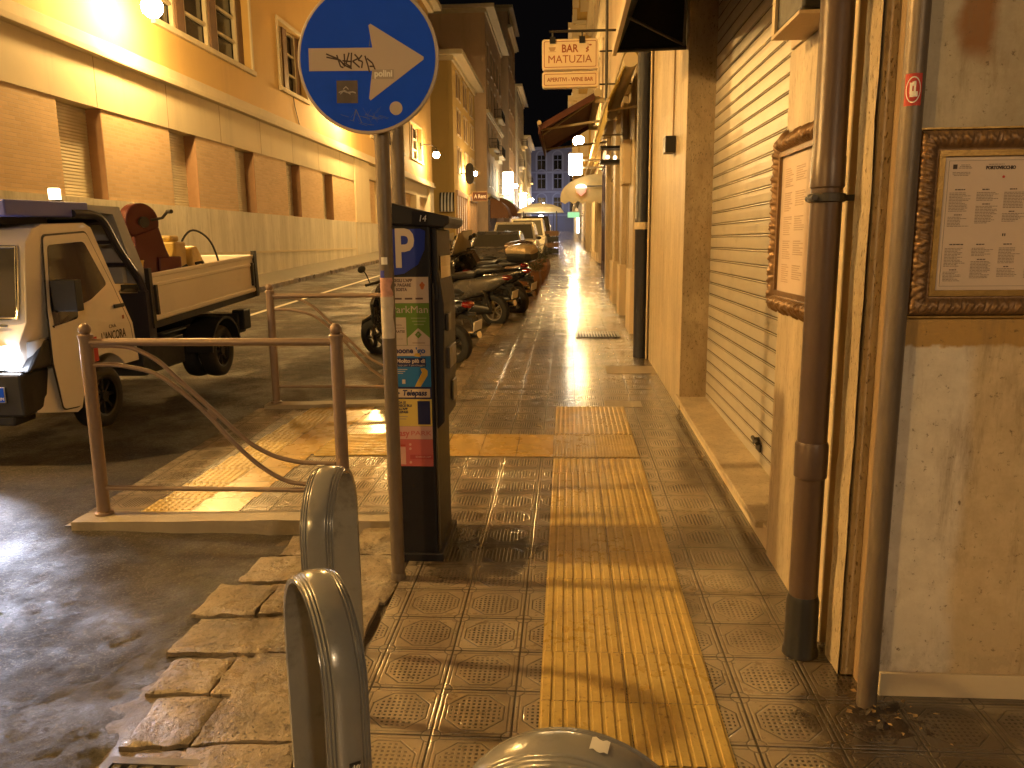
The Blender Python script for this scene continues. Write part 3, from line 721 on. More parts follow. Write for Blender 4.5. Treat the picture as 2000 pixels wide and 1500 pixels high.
# leaf and dirt heap at the foot of the corner
dh = MB(); rd = random.Random(9)
dh.grid(16, 16, lambda u, v: (1.0 + .36*(u-.5) + .03*mnoise.noise((u*4, v*4, 1)), 2.36 + .34*(v-.5) + .03*mnoise.noise((u*4, v*4, 5)), G(1, 2.36) - .012 + .034*max(0, 1 - ((u-.5)**2+(v-.5)**2)*4.4) * (.5 + mnoise.noise((u*9, v*9, 3)) + .4*mnoise.noise((u*25, v*25, 3)))))
tag(dh.build('dirt_patch', pm('wet_dirt', (.035,.024,.018), .5, 0, .5, 30, .006, 60, .1), smooth=True, fix=False), kind='stuff')
lf = MB()
for k in range(26):
    a = rd.uniform(0, 6.28); r = rd.uniform(.02, .22); c_ = (1.0 + r*math.cos(a), 2.33 + r*math.sin(a)); s_ = rd.uniform(.006, .014)
    Mx = tr(c_[0], c_[1], G(1,2.3)+.022) @ rot('Z', rd.uniform(0,360)) @ rot('X', rd.uniform(-30,30))
    lf.add([Mx @ Vector(p) for p in ((-s_,0,0),(0,-s_*.6,.002),(s_,0,0),(0,s_*.6,.003))], [(0,1,2,3)])
tag(lf.build('fallen_leaves', pm('leaf_litter', (.32,.22,.10), .7, 0, .5, 60), fix=False), kind='stuff')

# ================================================================== FACADES
m_winglass = glass('window_glass', (.015,.014,.014), .12)
m_frame = pm('window_frame_paint', (.50,.42,.30), .5)
m_persian = pm('shutter_wood', (.16,.09,.05), .6, 0, .3, 4)
m_stucco_y = mat_plaster('yellow_stucco', (.56,.37,.13), .1, .4, .2)
m_cornice = mat_plaster('pale_cornice', (.60,.52,.36), .08, .8, .25)
m_yellow2 = mat_plaster('ochre_stucco', (.52,.36,.12), .1, .3, .2)
m_brownst = mat_plaster('brown_stucco', (.60,.43,.27), .2, .5, .4)
m_greyst = mat_plaster('grey_stucco', (.52,.47,.36), .2, .5, .4)
m_cool2 = mat_plaster('pale_blue_trim', (.25,.27,.40), .1, .5)
m_cool = mat_plaster('blue_grey_stucco', (.16,.17,.26), .15, .4, .2)
def win_proto(w_, h_, deep, open_=False, arch=False):
    """window in local y (width) and z, facing +x, wall plane at x=0"""
    m = MB(); m.mat(1); m.box(-deep, -deep+.02, -w_/2, w_/2, 0, h_)
    m.mat(0); t_ = .06
    m.box(0, .03, -w_/2-.1, -w_/2, -.1, h_+.12); m.box(0, .03, w_/2, w_/2+.1, -.1, h_+.12); m.box(0, .06, -w_/2-.16, w_/2+.16, h_+.12, h_+.22); m.box(0, .08, -w_/2-.14, w_/2+.14, -.18, -.1)
    m.mat(0); m.box(-deep+.02, -deep+.05, -.03, .03, 0, h_)
    if open_:
        m.mat(2); m.box(.03, .07, -w_/2-w_*.5, -w_/2-.02, 0, h_); m.box(.03, .07, w_/2+.02, w_/2+w_*.5, 0, h_)
    else:
        m.mat(2); m.box(-.06, -.03, -w_/2, -.035, 0, h_); m.box(-.06, -.03, .035, w_/2, 0, h_)
    return m
def facade(name, label, mat, X_, y0, y1, z0, z1, side, depth=10, rows=(), cols=(), ww=1.1, wh=2.0, roof=.5, shut=True, group=None, cornices=(), balcony=(), dark=None, base=3):
    """side=+1: wall faces +x (left of the street); side=-1: faces -x"""
    b_ = thing(name, label, 'building', (X_, (y0+y1)/2, z0), group=group)
    L_ = (y1-y0)/2; H_ = z1-z0; s = side
    # wall with real openings
    holes = []
    for zr in rows:
        for yc in cols: holes.append((yc-(y0+y1)/2-ww/2, yc-(y0+y1)/2+ww/2, zr-z0, zr-z0+wh))
    m = MB()
    M_ = Matrix(((0, s, 0, 0), (1, 0, 0, 0), (0, 0, 1, 0), (0, 0, 0, 1)))   # plate (x along street, y depth) -> (depth*s, along, z)
    m.plate((-L_, L_, -base, H_), holes, -.35, 0, M=M_)
    m.box(min(-depth*s, -.36*s), max(-depth*s, -.36*s), -L_, L_, -base, H_)
    m.build('wall', mat, b_)
    m = MB(); a = (-depth*s, roof*s); m.box(min(a), max(a), -L_-roof*.6, L_+roof*.6, H_, H_+.35); m.box(min(-depth*s,.15*s), max(-depth*s,.15*s), -L_-.1, L_+.1, H_-.35, H_)
    m.build('roof', dark or m_cornice, b_)
    for zc, pr_ in cornices:
        m = MB(); a = (.0, pr_*s); m.box(min(a), max(a), -L_, L_, zc-z0, zc-z0+.28); m.box(0 if s > 0 else -pr_*.5, pr_*.5 if s > 0 else 0, -L_, L_, zc-z0-.14, zc-z0-.001); m.build('cornice', m_cornice, b_)
    if holes:
        wm = win_proto(ww, wh, .3)
        first = None
        for h_ in holes:
            if first is None:
                first = wm.build('window', [m_frame, m_winglass, m_persian], b_); first.scale = (s, 1, 1); o_ = first
            else:
                o_ = first.copy(); C.objects.link(o_); o_.parent = b_
            o_.location = (0, (h_[0]+h_[1])/2, h_[2])
    for (yc, zc, wd) in balcony:
        m = MB(); yb = yc-(y0+y1)/2; zb = zc-z0; a = (0, .9*s); m.mat(0); m.box(min(a), max(a), yb-wd/2, yb+wd/2, zb-.15, zb)
        m.box(min(0,.5*s), max(0,.5*s), yb-wd/2+.2, yb-wd/2+.4, zb-.6, zb-.15); m.box(min(0,.5*s), max(0,.5*s), yb+wd/2-.4, yb+wd/2-.2, zb-.6, zb-.15)
        m.mat(1); m.box(min(.84*s,.9*s), max(.84*s,.9*s), yb-wd/2, yb+wd/2, zb+.95, zb+1.0)
        nb = int(wd/.14)
        for k in range(nb+1): m.box(min(.86*s,.88*s), max(.86*s,.88*s), yb-wd/2+k*wd/nb-.01, yb-wd/2+k*wd/nb+.01, zb, zb+.95)
        for yy_ in (yb-wd/2, yb+wd/2):
            for k in range(6): m.box(min((.05+.15*k)*s,(.07+.15*k)*s), max((.05+.15*k)*s,(.07+.15*k)*s), yy_-.01, yy_+.01, zb, zb+.95)
            m.box(min(0,.9*s), max(0,.9*s), yy_-.02, yy_+.02, zb+.95, zb+1.0)
        m.build('balcony', [m_cornice, m_dark], b_)
    return b_

# --- the long yellow building on the left
XL = -8.8; BY0, BY1 = -16, 53
m_reveal = pm('reveal_brown', (.34,.20,.11), .7)
yb_ = thing('school_building', 'long yellow building with brick panels, blank shuttered windows and grey base, left of the road', 'building', (XL, 20, G(XL, 20)))
gw = [(6.3,7.6),(10.0,11.3),(13.7,15.05),(17.65,18.95),(21.2,22.5),(25.1,26.4),(28.8,30.1)]
m = MB()          # stone base follows the pavement
m.box(-9.2, -8.76, BY0, 53, -.6, 2.42); m.build('stone_base', m_wains, yb_, world=W)
m = MB(); m.box(-8.76, -8.745, BY0, 33, 1.30, 1.36); m.box(-8.76,-8.745, 33.0, 33.1, .6, 2.42); m.build('base_joint', m_cornice, yb_, world=W, split=True)
m = MB(); ys = [BY0] + [q for p_ in gw for q in p_] + [33.2]
for i in range(0, len(ys)-1, 2):
    m.box(-9.1, -8.80, ys[i], ys[i+1], 2.421, 4.10)
m.build('brick_panel', m_brick, yb_, world=W, split=True)
for (a, b2) in gw:
    m = MB(); m.mat(0); m.box(-9.3, -9.12, a, b2, 2.422, 4.09)
    z = 2.42; prof = []
    while z < 4.1: prof += [(-9.10, z), (-9.085, z+.02), (-9.085, z+.05), (-9.10, z+.058)]; z += .06
    k = len(prof); vs = [(x, yy_, zz) for yy_ in (a+.002, b2-.002) for x, zz in prof]; m.add(vs, [(i, i+1, k+i+1, k+i) for i in range(k-1)])
    w_ = m.build('window_shutter', pm('blind_slats', (.60,.54,.41), .5, 0, .12, 3) if 'blind_slats' not in bpy.data.materials else bpy.data.materials['blind_slats'], yb_, world=W)
    m = MB(); m.box(-9.09, -8.803, b2-.03, b2-.001, 2.423, 4.095); m.build('reveal', m_reveal, yb_, world=W)
m = MB(); m.box(-9.2, -8.77, BY0, 33.2, 4.101, 5.02); m.build('lintel_band', m_cornice, yb_, world=W)
m = MB()
for k in range(14): m.box(-8.7705, -8.766, -4 + 2.7*k, -4 + 2.7*k + .014, 4.11, 5.01)
m.build('band_joint', m_brown, yb_, world=W, split=True)
m = MB(); m.box(-9.2, -8.60, BY0, 53, 5.021, 5.14); m.box(-9.2, -8.68, BY0, 53, 5.141, 5.36); m.build('ledge', m_cornice, yb_, world=W, bevel=.01, split=True)
uw = [(4.0,9.3),(11.2,13.7),(17.4,22.75),(25.0,27.55),(29.8,32.4),(36.4,39),(41.2,43.8),(45.7,49.3)]
H0 = [(a, b2, 6.32, 8.28) for a, b2 in uw] + [(a, b2, 10.4, 12.3) for a, b2 in uw] + [(a, b2, 13.6, 15.4) for a, b2 in uw]
m = MB(); Mf = Matrix(((0,1,0,0),(1,0,0,0),(0,0,1,0),(0,0,0,1)))
m.plate((BY0, 53, 5.361, 16.3), H0, -9.15, -8.80, M=Mf); m.box(-20, -9.3, BY0, 53, -.5, 16.3)
m.build('upper_wall', m_stucco_y, yb_, world=W)
for (a, b2, c0, c1) in H0:
    if a < 10 or (c0 > 9 and a < 30): continue
    n = 3 if b2-a > 4 else (1 if b2 - a < 3 else 2)
    n = {True: 3, False: 2}[b2-a > 4]
    m = MB(); m.mat(1); m.box(-9.14, -9.12, a, b2, c0, c1); m.mat(0)
    cw = (b2-a)/n
    for i in range(n):
        p0, p1 = a + i*cw, a + (i+1)*cw
        q1 = p1 - .38
        for zz in (c0+.0, c0+.62, c0+1.24, c1-.07): m.box(-9.10, -9.02, p0+.05, q1, zz+.0, zz+.07)
        for yy_ in (p0+.05, q1-.09): m.box(-9.10, -9.0, yy_, yy_+.09, c0, c1)
        m.mat(2); m.box(-9.11, -8.95 if i < n-1 else -8.99, q1+.001, p1-.001, c0, c1); m.mat(0)
    m.box(-8.80, -8.75, a-.1, a-.001, c0-.1, c1+.1); m.box(-8.80, -8.75, b2+.001, b2+.1, c0-.1, c1+.1); m.box(-8.80, -8.75, a, b2, c1+.001, c1+.1); m.box(-8.80, -8.70, a-.12, b2+.12, c0-.12, c0-.001)
    m.build('window', [m_cornice, m_winglass, m_persian], yb_, world=W)
m = MB(); m.box(-9.2, -8.74, 33.201, 35.6, 2.421, 5.02); m.box(-9.2, -8.74, 38.2, 38.9, 2.421, 5.02); m.box(-9.2,-8.74,51.6,53,2.421,5.02); m.box(-9.2, -8.9, 35.6, 38.2, 4.4, 5.02); m.box(-9.2,-8.9,38.9,51.6,4.3,5.02); m.box(-9.2,-8.78,42.4,43.3,2.421,4.3); m.box(-9.2,-8.78,47,48,2.421,4.3)
m.build('pilaster', m_cornice, yb_, world=W, split=True)
m = MB(); m.box(-9.3, -9.15, 35.6, 38.2, 2.421, 4.4); m.box(-9.3,-9.15,38.9,51.6,2.421,4.3); m.build('recess_panel', m_brick, yb_, world=W, split=True)
m = MB(); m.box(-20, -8.1, BY0, 54.2, 16.3, 16.6); m.box(-20, -8.5, BY0, 53.4, 16.0, 16.299); m.build('roof', m_cornice, yb_, world=W)
for (yy_, z0_, z1_) in ((26.1, 5.4, 6.2),):
    m = MB(); m.tube([(-8.78, yy_, z1_), (-8.775, yy_+.1, 5.9), (-8.78, yy_+.45, 5.42)], .012, 6); m.build('cable', m_dark, yb_, world=W)

# --- further buildings, left
colz = lambda a, b2, n: [a + (b2-a)*(i+.5)/n for i in range(n)]
pairs = lambda a, b2, n: [c + d for c in colz(a, b2, n) for d in (-.75, .75)]
c2 = facade('apartment_house', 'plain ochre house with three rows of narrow shuttered windows and a wide pale eave', m_yellow2, -8.8, 63.4, 78.5, 1.3, 15.6, 1, 9, (7.2, 10.2, 13.0), pairs(64.5, 78, 3), .95, 1.75, .9)
facade('apartment_house', 'tall dark brown ornate house behind the ochre one, with balconies', m_brownst, -8.2, 84, 104, 1.7, 24.5, 1, 12, (7.5, 11.5, 15.5, 19.3), colz(84.5, 103.5, 5), 1.2, 2.3, 1.0, cornices=((6.2,.4),(14.6,.3)), balcony=((88,11.3,3),(95.5,11.3,5),(95.5,15.3,5),(101,7.3,4)))
facade('apartment_house', 'grey brown tower house, tallest of the left row, with white framed windows', m_brownst, -7.6, 108, 122, 2.1, 31, 1, 12, (9, 14.0, 19, 24.5), colz(108.5, 121.5, 4), 1.3, 2.2, .7, cornices=((28.8,.6),))
facade('apartment_house', 'greyish house with green shutters, fourth in the row beyond the ochre house', m_greyst, -7.3, 122.3, 140, 2.4, 24, 1, 12, (9, 13.0, 17, 20.5), colz(122.5, 139.5, 5), 1.2, 2.1, .8, cornices=((7.6,.4),), balcony=((126,12.8,3),(134,16.8,3)))
facade('apartment_house', 'last pale house of the left row before the blue end facade', m_greyst, -6.9, 140.5, 160, 2.8, 19, 1, 12, (8, 12.0, 15.5), colz(141, 159.5, 5), 1.2, 2.1, .8, cornices=((7,.4),), balcony=((146,11.8,3),))
# the facade that closes the street
eb = thing('palace', 'bluish lit facade with arched windows closing the far end of the street', 'building', (0, 170, 3.2))
m = MB(); hs = [(x-.8, x+.8, z, z+2.9) for x in (-9.6,-5.2,-1.8,1.6,5.0,9.4) for z in (4.4, 9.2, 13.0)]
m.plate((-16, 16, -3, 17), hs, -.0, .6); m.box(-16, 16, .7, 12, -3, 17); m.build('wall', m_cool, eb)
fp_ = None
for (a, b2, c0, c1) in hs:
    if fp_ is None:
        m = MB(); m.mat(1); m.box(-.8,.8,.5,.55,0,2.9); m.mat(0); m.box(-.04,.04,.44,.499,0,2.9); m.box(-.8,.8,.44,.498,1.9,2.0)
        for k in range(10):
            a0, a1 = PI*k/10, PI*(k+1)/10; r0_, r1_ = .95, 1.2
            m.add([(math.cos(t_)*r_, yq, 2.7+math.sin(t_)*r_) for yq in (-.12, -.001) for t_, r_ in ((a0,r0_),(a1,r0_),(a1,r1_),(a0,r1_))], [(0,1,2,3),(4,7,6,5),(0,4,5,1),(2,6,7,3),(1,5,6,2),(0,3,7,4)])
        m.box(-1.2,-.95,-.12,-.001,-.3,2.7); m.box(.95,1.2,-.12,-.001,-.3,2.7)
        fp_ = m.build('window', [m_cool2, m_winglass], eb); o_ = fp_
    else: o_ = fp_.copy(); C.objects.link(o_); o_.parent = eb
    o_.location = ((a+b2)/2, 0, c0)
m = MB()
for z in (3.5, 8.3, 12.3): m.box(-16, 16, -.25, -.001, z, z+.3)
m.box(-16.3,16.3,-.8,.5,17,17.5); m.build('cornice', m_cool2, eb, split=True)

# --- right row beyond the shutter
rb = thing('bar_building', 'cream house with stone pilasters, narrow door and grey meter box, next past the navy downpipe', 'building', (1.0, 14, G(1, 14)))
m = MB(); Mr = Matrix(((0,-1,0,0),(1,0,0,0),(0,0,1,0),(0,0,0,1)))
m.plate((9.21, 19.4, -.2, 13), [(10.35,11.2,.6,3.1),(12.5,13.5,.2,2.9),(14.4,15.4,.2,2.9),(16.6,18.9,1.1,2.9)], -1.35, -1.02, M=Mr); m.box(1.4, 9, 9.21, 19.4, -.2, 13)
m.build('wall', m_cream, rb, world=W)
m = MB()
for a, b2 in ((9.45,10.15),(11.35,12.05),(13.65,14.2),(15.6,16.3),(19.0,19.4)):
    m.box(.93, 1.018, a, b2, 0, 3.9); 
m.build('pilaster', m_trav, rb, world=W, bevel=.01, split=True)
m = MB()
for a, b2 in ((9.42,10.18),(11.32,12.08),(13.62,14.23),(15.57,16.33)):
    m.box(.90, 1.017, a, b2, .1, 1.15)
m.build('plinth', m_cream, rb, world=W, bevel=.01, split=True)
m = MB(); m.box(1.2, 1.25, 10.35, 11.2, .6, 3.1); m.build('window_shutter', m_frame, rb, world=W)
for a, b2 in ((12.5,13.5),(14.4,15.4)):
    m = MB(); m.box(1.2, 1.25, a, b2, .2, 2.9); m.box(1.17,1.2,a,a+.08,.2,2.9); m.box(1.17,1.2,b2-.08,b2,.2,2.9); m.box(1.17,1.2,(a+b2)/2-.05,(a+b2)/2+.05,.2,2.9)
    dr = m.build('door', m_persian, rb, world=W)
m = MB(); m.box(1.2, 1.22, 16.6, 18.9, 1.1, 2.9); m.build('shop_window', glass('dark_glass', (.02,.015,.02), .04), rb, world=W)
m = MB(); m.box(.85,1.02,9.3,19.4,3.9,4.05); m.box(.78,1.02,9.3,19.4,4.06,4.16); m.box(.9,1.02,9.3,19.4,7.4,7.7); m.box(.7,1.02,9.3,19.4,12.8,13.1); m.build('cornice', m_cornice, rb, world=W, split=True)
mb_ = thing('meter_box', 'pale grey meter box on the cream wall past the navy downpipe', 'box', (.93, 12.1, 2.36))
m = MB(); m.box(-.12, 0, -.3, .3, 0, .62); m.build('box', m_cream, mb_, bevel=.01); m = MB(); m.box(-.128,-.121,-.26,.26,.04,.58); m.build('door', m_cornice, mb_)
lb_ = thing('wall_lantern', 'black flat wall lantern with small bulbs under the yellow awning', 'lamp', (.93, 13.0, 2.75))
m = MB(); m.box(-.40,0,-.16,.16,.22,.26); m.box(-.40,-.02,-.16,.16,.0,.05); m.box(-.05,0,-.14,.14,.05,.22); m.cyl((-.37,-.13,.05),(-.37,-.13,.22),.008,n=6); m.cyl((-.37,.13,.05),(-.37,.13,.22),.008,n=6); m.build('housing', m_black, lb_)
m = MB(); m.sphere((-.28,-.06,.10),.028,10,8); m.sphere((-.16,.05,.10),.028,10,8); m.build('bulb', em('bulb_glow',(1,.8,.5),1.0), lb_, smooth=True)
# yellow half-rolled awning
ya = thing('shop_awning', 'rolled yellow awning hanging slack above the bar door', 'awning', (.93, 12.6, 3.1))
m = MB(); m.cyl((-.15,-2.4,.62),(-.15,1.9,.62),.09,n=14); m.build('roller', m_cornice, ya, smooth=True)
m = MB(); m.add([(-.16,-2.3,.70),(-.16,1.8,.70),(-.42,1.8,.18),(-.42,-2.3,.18),(-.15,-2.3,.69),(-.15,1.8,.69),(-.41,1.8,.17),(-.41,-2.3,.17)], [(0,1,2,3),(4,7,6,5),(0,3,7,4),(1,5,6,2),(0,4,5,1),(3,2,6,7)])
m.build('canvas', pm('yellow_canvas', (.55,.42,.10), .8, 0, .2, 3), ya)
m = MB(); m.cyl((-.42,-2.3,.17),(-.42,1.8,.17),.025,n=8); m.cyl((0,-1.6,.2),(-.42,-1.4,.17),.015,n=6); m.cyl((0,1.2,.2),(-.42,1.1,.17),.015,n=6); m.build('front_bar', m_cornice, ya, smooth=True)
m = MB()
for k in range(16):
    y0_ = -2.3 + 4.1*k/16; m.add([(-.42, y0_, .15), (-.42, y0_+4.1/16, .15), (-.425, y0_+4.1/16-.02, -.08), (-.425, y0_+.02, -.08)], [(0,1,2,3)])
m.build('valance', bpy.data.materials['yellow_canvas'], ya, fix=False)
# maroon awning
ma = thing('shop_awning', 'dark red awning stretched out over the pavement beneath the bar sign', 'awning', (.9, 16, 3.1))
m_mar = pm('maroon_canvas', (.12,.045,.035), .8, 0, .25, 3)
m = MB(); m.add([(-.40,-1.4,1.02),(-.40,2.4,1.02),(-1.36,2.4,.50),(-1.36,-1.4,.50),(-.39,-1.4,1.0),(-.39,2.4,1.0),(-1.35,2.4,.48),(-1.35,-1.4,.48)], [(0,1,2,3),(4,7,6,5),(0,3,7,4),(1,5,6,2),(0,4,5,1),(3,2,6,7)])
for yq in (-1.4, 2.39): m.add([(-.40,yq,1.0),(-1.35,yq,.48),(-1.35,yq,.40),(-.40,yq,.90),(-.40,yq+.01,1.0),(-1.35,yq+.01,.48),(-1.35,yq+.01,.40),(-.40,yq+.01,.90)], [(0,1,2,3),(4,7,6,5),(0,4,5,1),(2,6,7,3),(0,3,7,4),(1,5,6,2)])
m.build('canvas', m_mar, ma)
m = MB(); m.box(-1.40,-1.36,-1.42,2.42,.34,.52); m.build('valance', m_mar, ma)
m = MB(); m.cyl((-1.38,-1.45,.52),(-1.38,2.45,.52),.04,n=10); m.cyl((-.35,-1.5,1.0),(-.35,2.5,1.0),.07,n=10); m.cyl((0,-1.2,.6),(-1.36,-1.0,.46),.022,n=8); m.cyl((-.35,-1.35,.95),(-1.36,-.2,.47),.022,n=8); m.cyl((0,2.2,.6),(-1.36,2.2,.46),.022,n=8); m.box(-.4,.1,-1.3,-1.24,.86,.94); m.box(-.4,.1,2.2,2.26,.86,.94)
m.build('frame', m_cornice, ma, smooth=True)
# BAR sign
m_signc = pm('cream_acrylic', (.88,.74,.54), .35, 0, .06, 2)
m_rust = pm('rust_red_letters', (.36,.09,.03), .5)
bs = thing('bar_sign', 'cream hanging sign reading BAR MATUZIA over a strip APERITIVI WINE BAR', 'sign', (.05, 12.0, 3.72))
def rrect(x0, x1, z0, z1, r, n=6):
    P_ = []
    for cx, cz, a0 in ((x1-r, z0+r, -90), (x1-r, z1-r, 0), (x0+r, z1-r, 90), (x0+r, z0+r, 180)):
        for k in range(n+1): a = math.radians(a0 + 90*k/n); P_.append((cx + r*math.cos(a), cz + r*math.sin(a)))
    return P_
for nm, z0_, z1_ in (('panel', .252, .662), ('panel', .008, .222)):
    m = MB(); m.prism(rrect(-.40, .40, z0_, z1_, .035), -.07, .07, 'y'); pn = m.build(nm, m_signc, bs, bevel=.006)
    m = MB(); a = rrect(-.372, .372, z0_+.028, z1_-.028, .02); b2 = rrect(-.364, .364, z0_+.036, z1_-.036, .014); k = len(a)
    m.add([(p[0], -.0715, p[1]) for p in a] + [(p[0], -.0715, p[1]) for p in b2], [(i, (i+1) % k, k+(i+1) % k, k+i) for i in range(k)]); m.build('border', m_rust, pn, fix=False)
text('BAR', .150, m_rust, bs, tr(0, -.0715, .528) @ MX, bold=.003, width=.235)
text('MATUZIA', .150, m_rust, bs, tr(0, -.0715, .385) @ MX, bold=0, width=.62)
text('APERITIVI - WINE BAR', .075, m_rust, bs, tr(0, -.0715, .112) @ MX, bold=.0015, width=.66)
text('DAL 1965', .02, m_rust, bs, tr(0, -.0715, .298) @ MX, width=.10) if False else None
m = MB(); m.lathe([(.028,0),(.045,.03),(.05,.055),(.046,.055)], c=(-.255,-.072,.50), n=14, M=Matrix.Diagonal((1,.02,1,1))); m.box(-.31,-.20,-.0715,-.0705,.49,.496); m.build('cup_emblem', pm('pale_brown',(.50,.33,.2),.5), bs)
m = MB()
for k in range(4): m.sphere((.235+.018*(k%2), -.071, .49+.018*k), .013, 8, 6, (1,.05,1))
m.box(.25,.256,-.0715,-.0705,.50,.60); m.sphere((.285,-.071,.575),.022,8,6,(1,.05,.5)); m.build('sprig_emblem', m_rust, bs)
m = MB(); m.box(-.29,-.21,-.09,.09,.60,.69); m.box(.13,.21,-.09,.09,.60,.69); m.build('clamp', m_black, bs, split=True)
m = MB(); m.cyl((-.25,0,.69),(-.25,0,.78),.012,n=8); m.cyl((.17,0,.69),(.17,0,.78),.012,n=8); m.cyl((-.3,0,.78),(.9,0,.78),.018,n=8); m.cyl((.42,0,.5),(.9,0,.5),.012,n=8); m.cyl((.42,0,.05),(.9,0,.05),.012,n=8); m.cyl((.52,0,-.3),(.52,0,1.2),.02,n=8); m.build('bracket', m_dark, bs, smooth=True)

facade('apartment_house', 'pale yellow house with mouldings on the right, just past the bar building', m_cream, 1.35, 19.5, 45.8, .4, 17, -1, 8, (6.4, 10, 13.4), colz(20, 45, 8), 1.1, 2.1, .5, cornices=((4.9,.35),(9.0,.25),(12.6,.3)))
bay = facade('corner_bay', 'projecting bay of a yellow house high over the pavement on the right', m_yellow2, .38, 46, 52, 5.2, 19, -1, 3, (6.6, 10.4, 14), (47.6, 50.2), 1.0, 2.2, .4, cornices=((9.2,.3),(13.0,.3)), base=0)
bay['label'] = 'yellow corner house with quoins stepping out high over the right pavement'
m = MB()
for z in (8.8, 12.6, 16.4): m.box(.2,1.0,-3.15,-3.001,z-5.2,z-5.2+.5); m.box(.1,1.3,-3.3,-3.0,z-5.2+.501,z-5.2+.7)
for k in range(17): m.box(-.06,.28 if k%2 else .18,-3.08,-3.0,.8*k,.8*k+.74)
for z in (6.2,10.0,13.8): m.box(.36,.86,-3.06,-3.0,z-5.2,z-5.2+2.2)
m.build('quoins', m_cornice, bay)
facade('apartment_house', 'cream house standing under the projecting yellow bay, far right', m_cream, 1.4, 52.2, 100, 1.1, 15, -1, 8, (6.8, 10.2), colz(53, 99, 14), 1.1, 2.1, .5, cornices=((5.6,.35),))
facade('apartment_house', 'farthest cream house on the right, meeting the blue facade', m_greyst, 1.5, 100.2, 165, 2.1, 17, -1, 8, (8, 12), colz(101, 164, 14), 1.1, 2.1, .5, cornices=((7,.35),))
m = MB(); m.box(1.1, 1.36, 46.0, 51.9, .8, 5.2); bb = m.build('lower_wall', m_cream, bay, world=W)

# shop fronts: right side recess windows and reflective panes
def shopfront(X_, side, y0, y1, n, z1, label, mat=m_persian, emit=None, cat='shopfront'):
    s = side; t_ = thing('shopfront', label, cat, (X_, (y0+y1)/2, G(X_, (y0+y1)/2)))
    L_ = (y1-y0)/2; cw = 2*L_/n
    m = MB(); a = (0, .16*s)
    for i in range(n+1): yq = -L_ + i*cw; m.box(min(a), max(a), yq-.09, yq+.09, 0, z1)
    m.box(min(0,.2*s), max(0,.2*s), -L_-.1, L_+.1, z1+.001, z1+.4); m.box(min(0,.13*s), max(0,.13*s), -L_, L_, 0, .35)
    m.build('frame', mat, t_)
    m = MB(); m.box(min(.03*s,.06*s), max(.03*s,.06*s), -L_, L_, .36, z1-.001); m.build('pane', emit or m_winglass, t_)
    return t_
m_wood = pm('pale_wood', (.42,.27,.15), .5, 0, .2, 3)
m_purple = pm('dark_purple_paint', (.05,.025,.035), .35)
shopfront(1.35, -1, 22.0, 27.2, 5, 3.3, 'dark framed glass shop front with narrow panes, on the right past the red awning', m_purple, em('pane_reflection_glow', (1.0,.62,.30), .02))  # faint emission stands in for light reflected in the panes
shopfront(1.35, -1, 30, 38, 4, 3.0, 'cream shop front beyond the dark glass one', m_cream)
shopfront(-8.8, 1, 64, 70.5, 5, 3.4, 'pale wooden shop front at the foot of the ochre house', m_wood, em('dim_shop_glow',(1.0,.55,.25),.012))
shopfront(-8.8, 1, 72, 78, 5, 3.2, 'second wooden shop front of the ochre house, by the rental sign', m_wood)
shopfront(-8.2, 1, 84.5, 92, 6, 3.2, 'dark shop front under the pointed brown awning', m_purple, em('dim_shop_glow2',(1.0,.7,.4),.03))
shopfront(-8.2, 1, 94, 103, 8, 3.2, 'slatted shop front under the arched brown awning', m_wood, em('dim_shop_glow3',(1.0,.7,.4),.03))
# arched awnings
def arch_awning(X_, side, yc, ln, pr_, h_, zb, mat, label, group=None):
    t_ = thing('arched_awning', label, 'awning', (X_, yc, zb)); s = side
    m = MB(); n = 10; prof = [(math.sin(PI/2*k/n)*pr_, math.cos(PI/2*k/n)*h_) for k in range(n+1)]
    k = len(prof); vs = [(p[0]*s, yq, p[1]) for yq in (-ln/2, ln/2) for p in prof] + [(0, -ln/2, 0), (0, ln/2, 0)]
    fs = [(i, i+1, k+i+1, k+i) for i in range(k-1)] + [tuple([2*k] + list(range(k))[::-1]), tuple([2*k+1] + list(range(k, 2*k)))]
    m.add(vs, fs); m.build('canvas', mat, t_)
    m = MB(); nn = max(3, int(ln/.3))
    for i in range(nn):
        a = -ln/2 + ln*i/nn; c_ = a + ln/nn
        m.add([(pr_*s, a, 0), (pr_*s, c_, 0), (pr_*s, c_, -.16), (pr_*s, (a+c_)/2, -.26), (pr_*s, a, -.16)], [(0,1,2,3,4)])
    nn = max(3, int(pr_/.3))
    for i in range(nn):
        a = pr_*i/nn*s; c_ = pr_*(i+1)/nn*s
        m.add([(a, -ln/2, 0), (c_, -ln/2, 0), (c_, -ln/2, -.16), ((a+c_)/2, -ln/2, -.26), (a, -ln/2, -.16)], [(0,1,2,3,4)])
    m.build('valance', mat, t_, fix=False); return t_
arch_awning(1.3, -1, 29.5, 3.4, 1.5, .75, 3.05, pm('cream_canvas', (.60,.47,.22), .8), 'cream arched awning over the right pavement, below the white lit box')
arch_awning(-8.0, 1, 87.5, 5, 1.9, 1.8, 4.2, pm('brown_canvas', (.26,.12,.05), .8), 'pointed brown awning next to the rental sign')
arch_awning(-8.0, 1, 98, 7, 2.3, 2.0, 4.6, bpy.data.materials['brown_canvas'], 'wide arched brown awning farther up the left side')
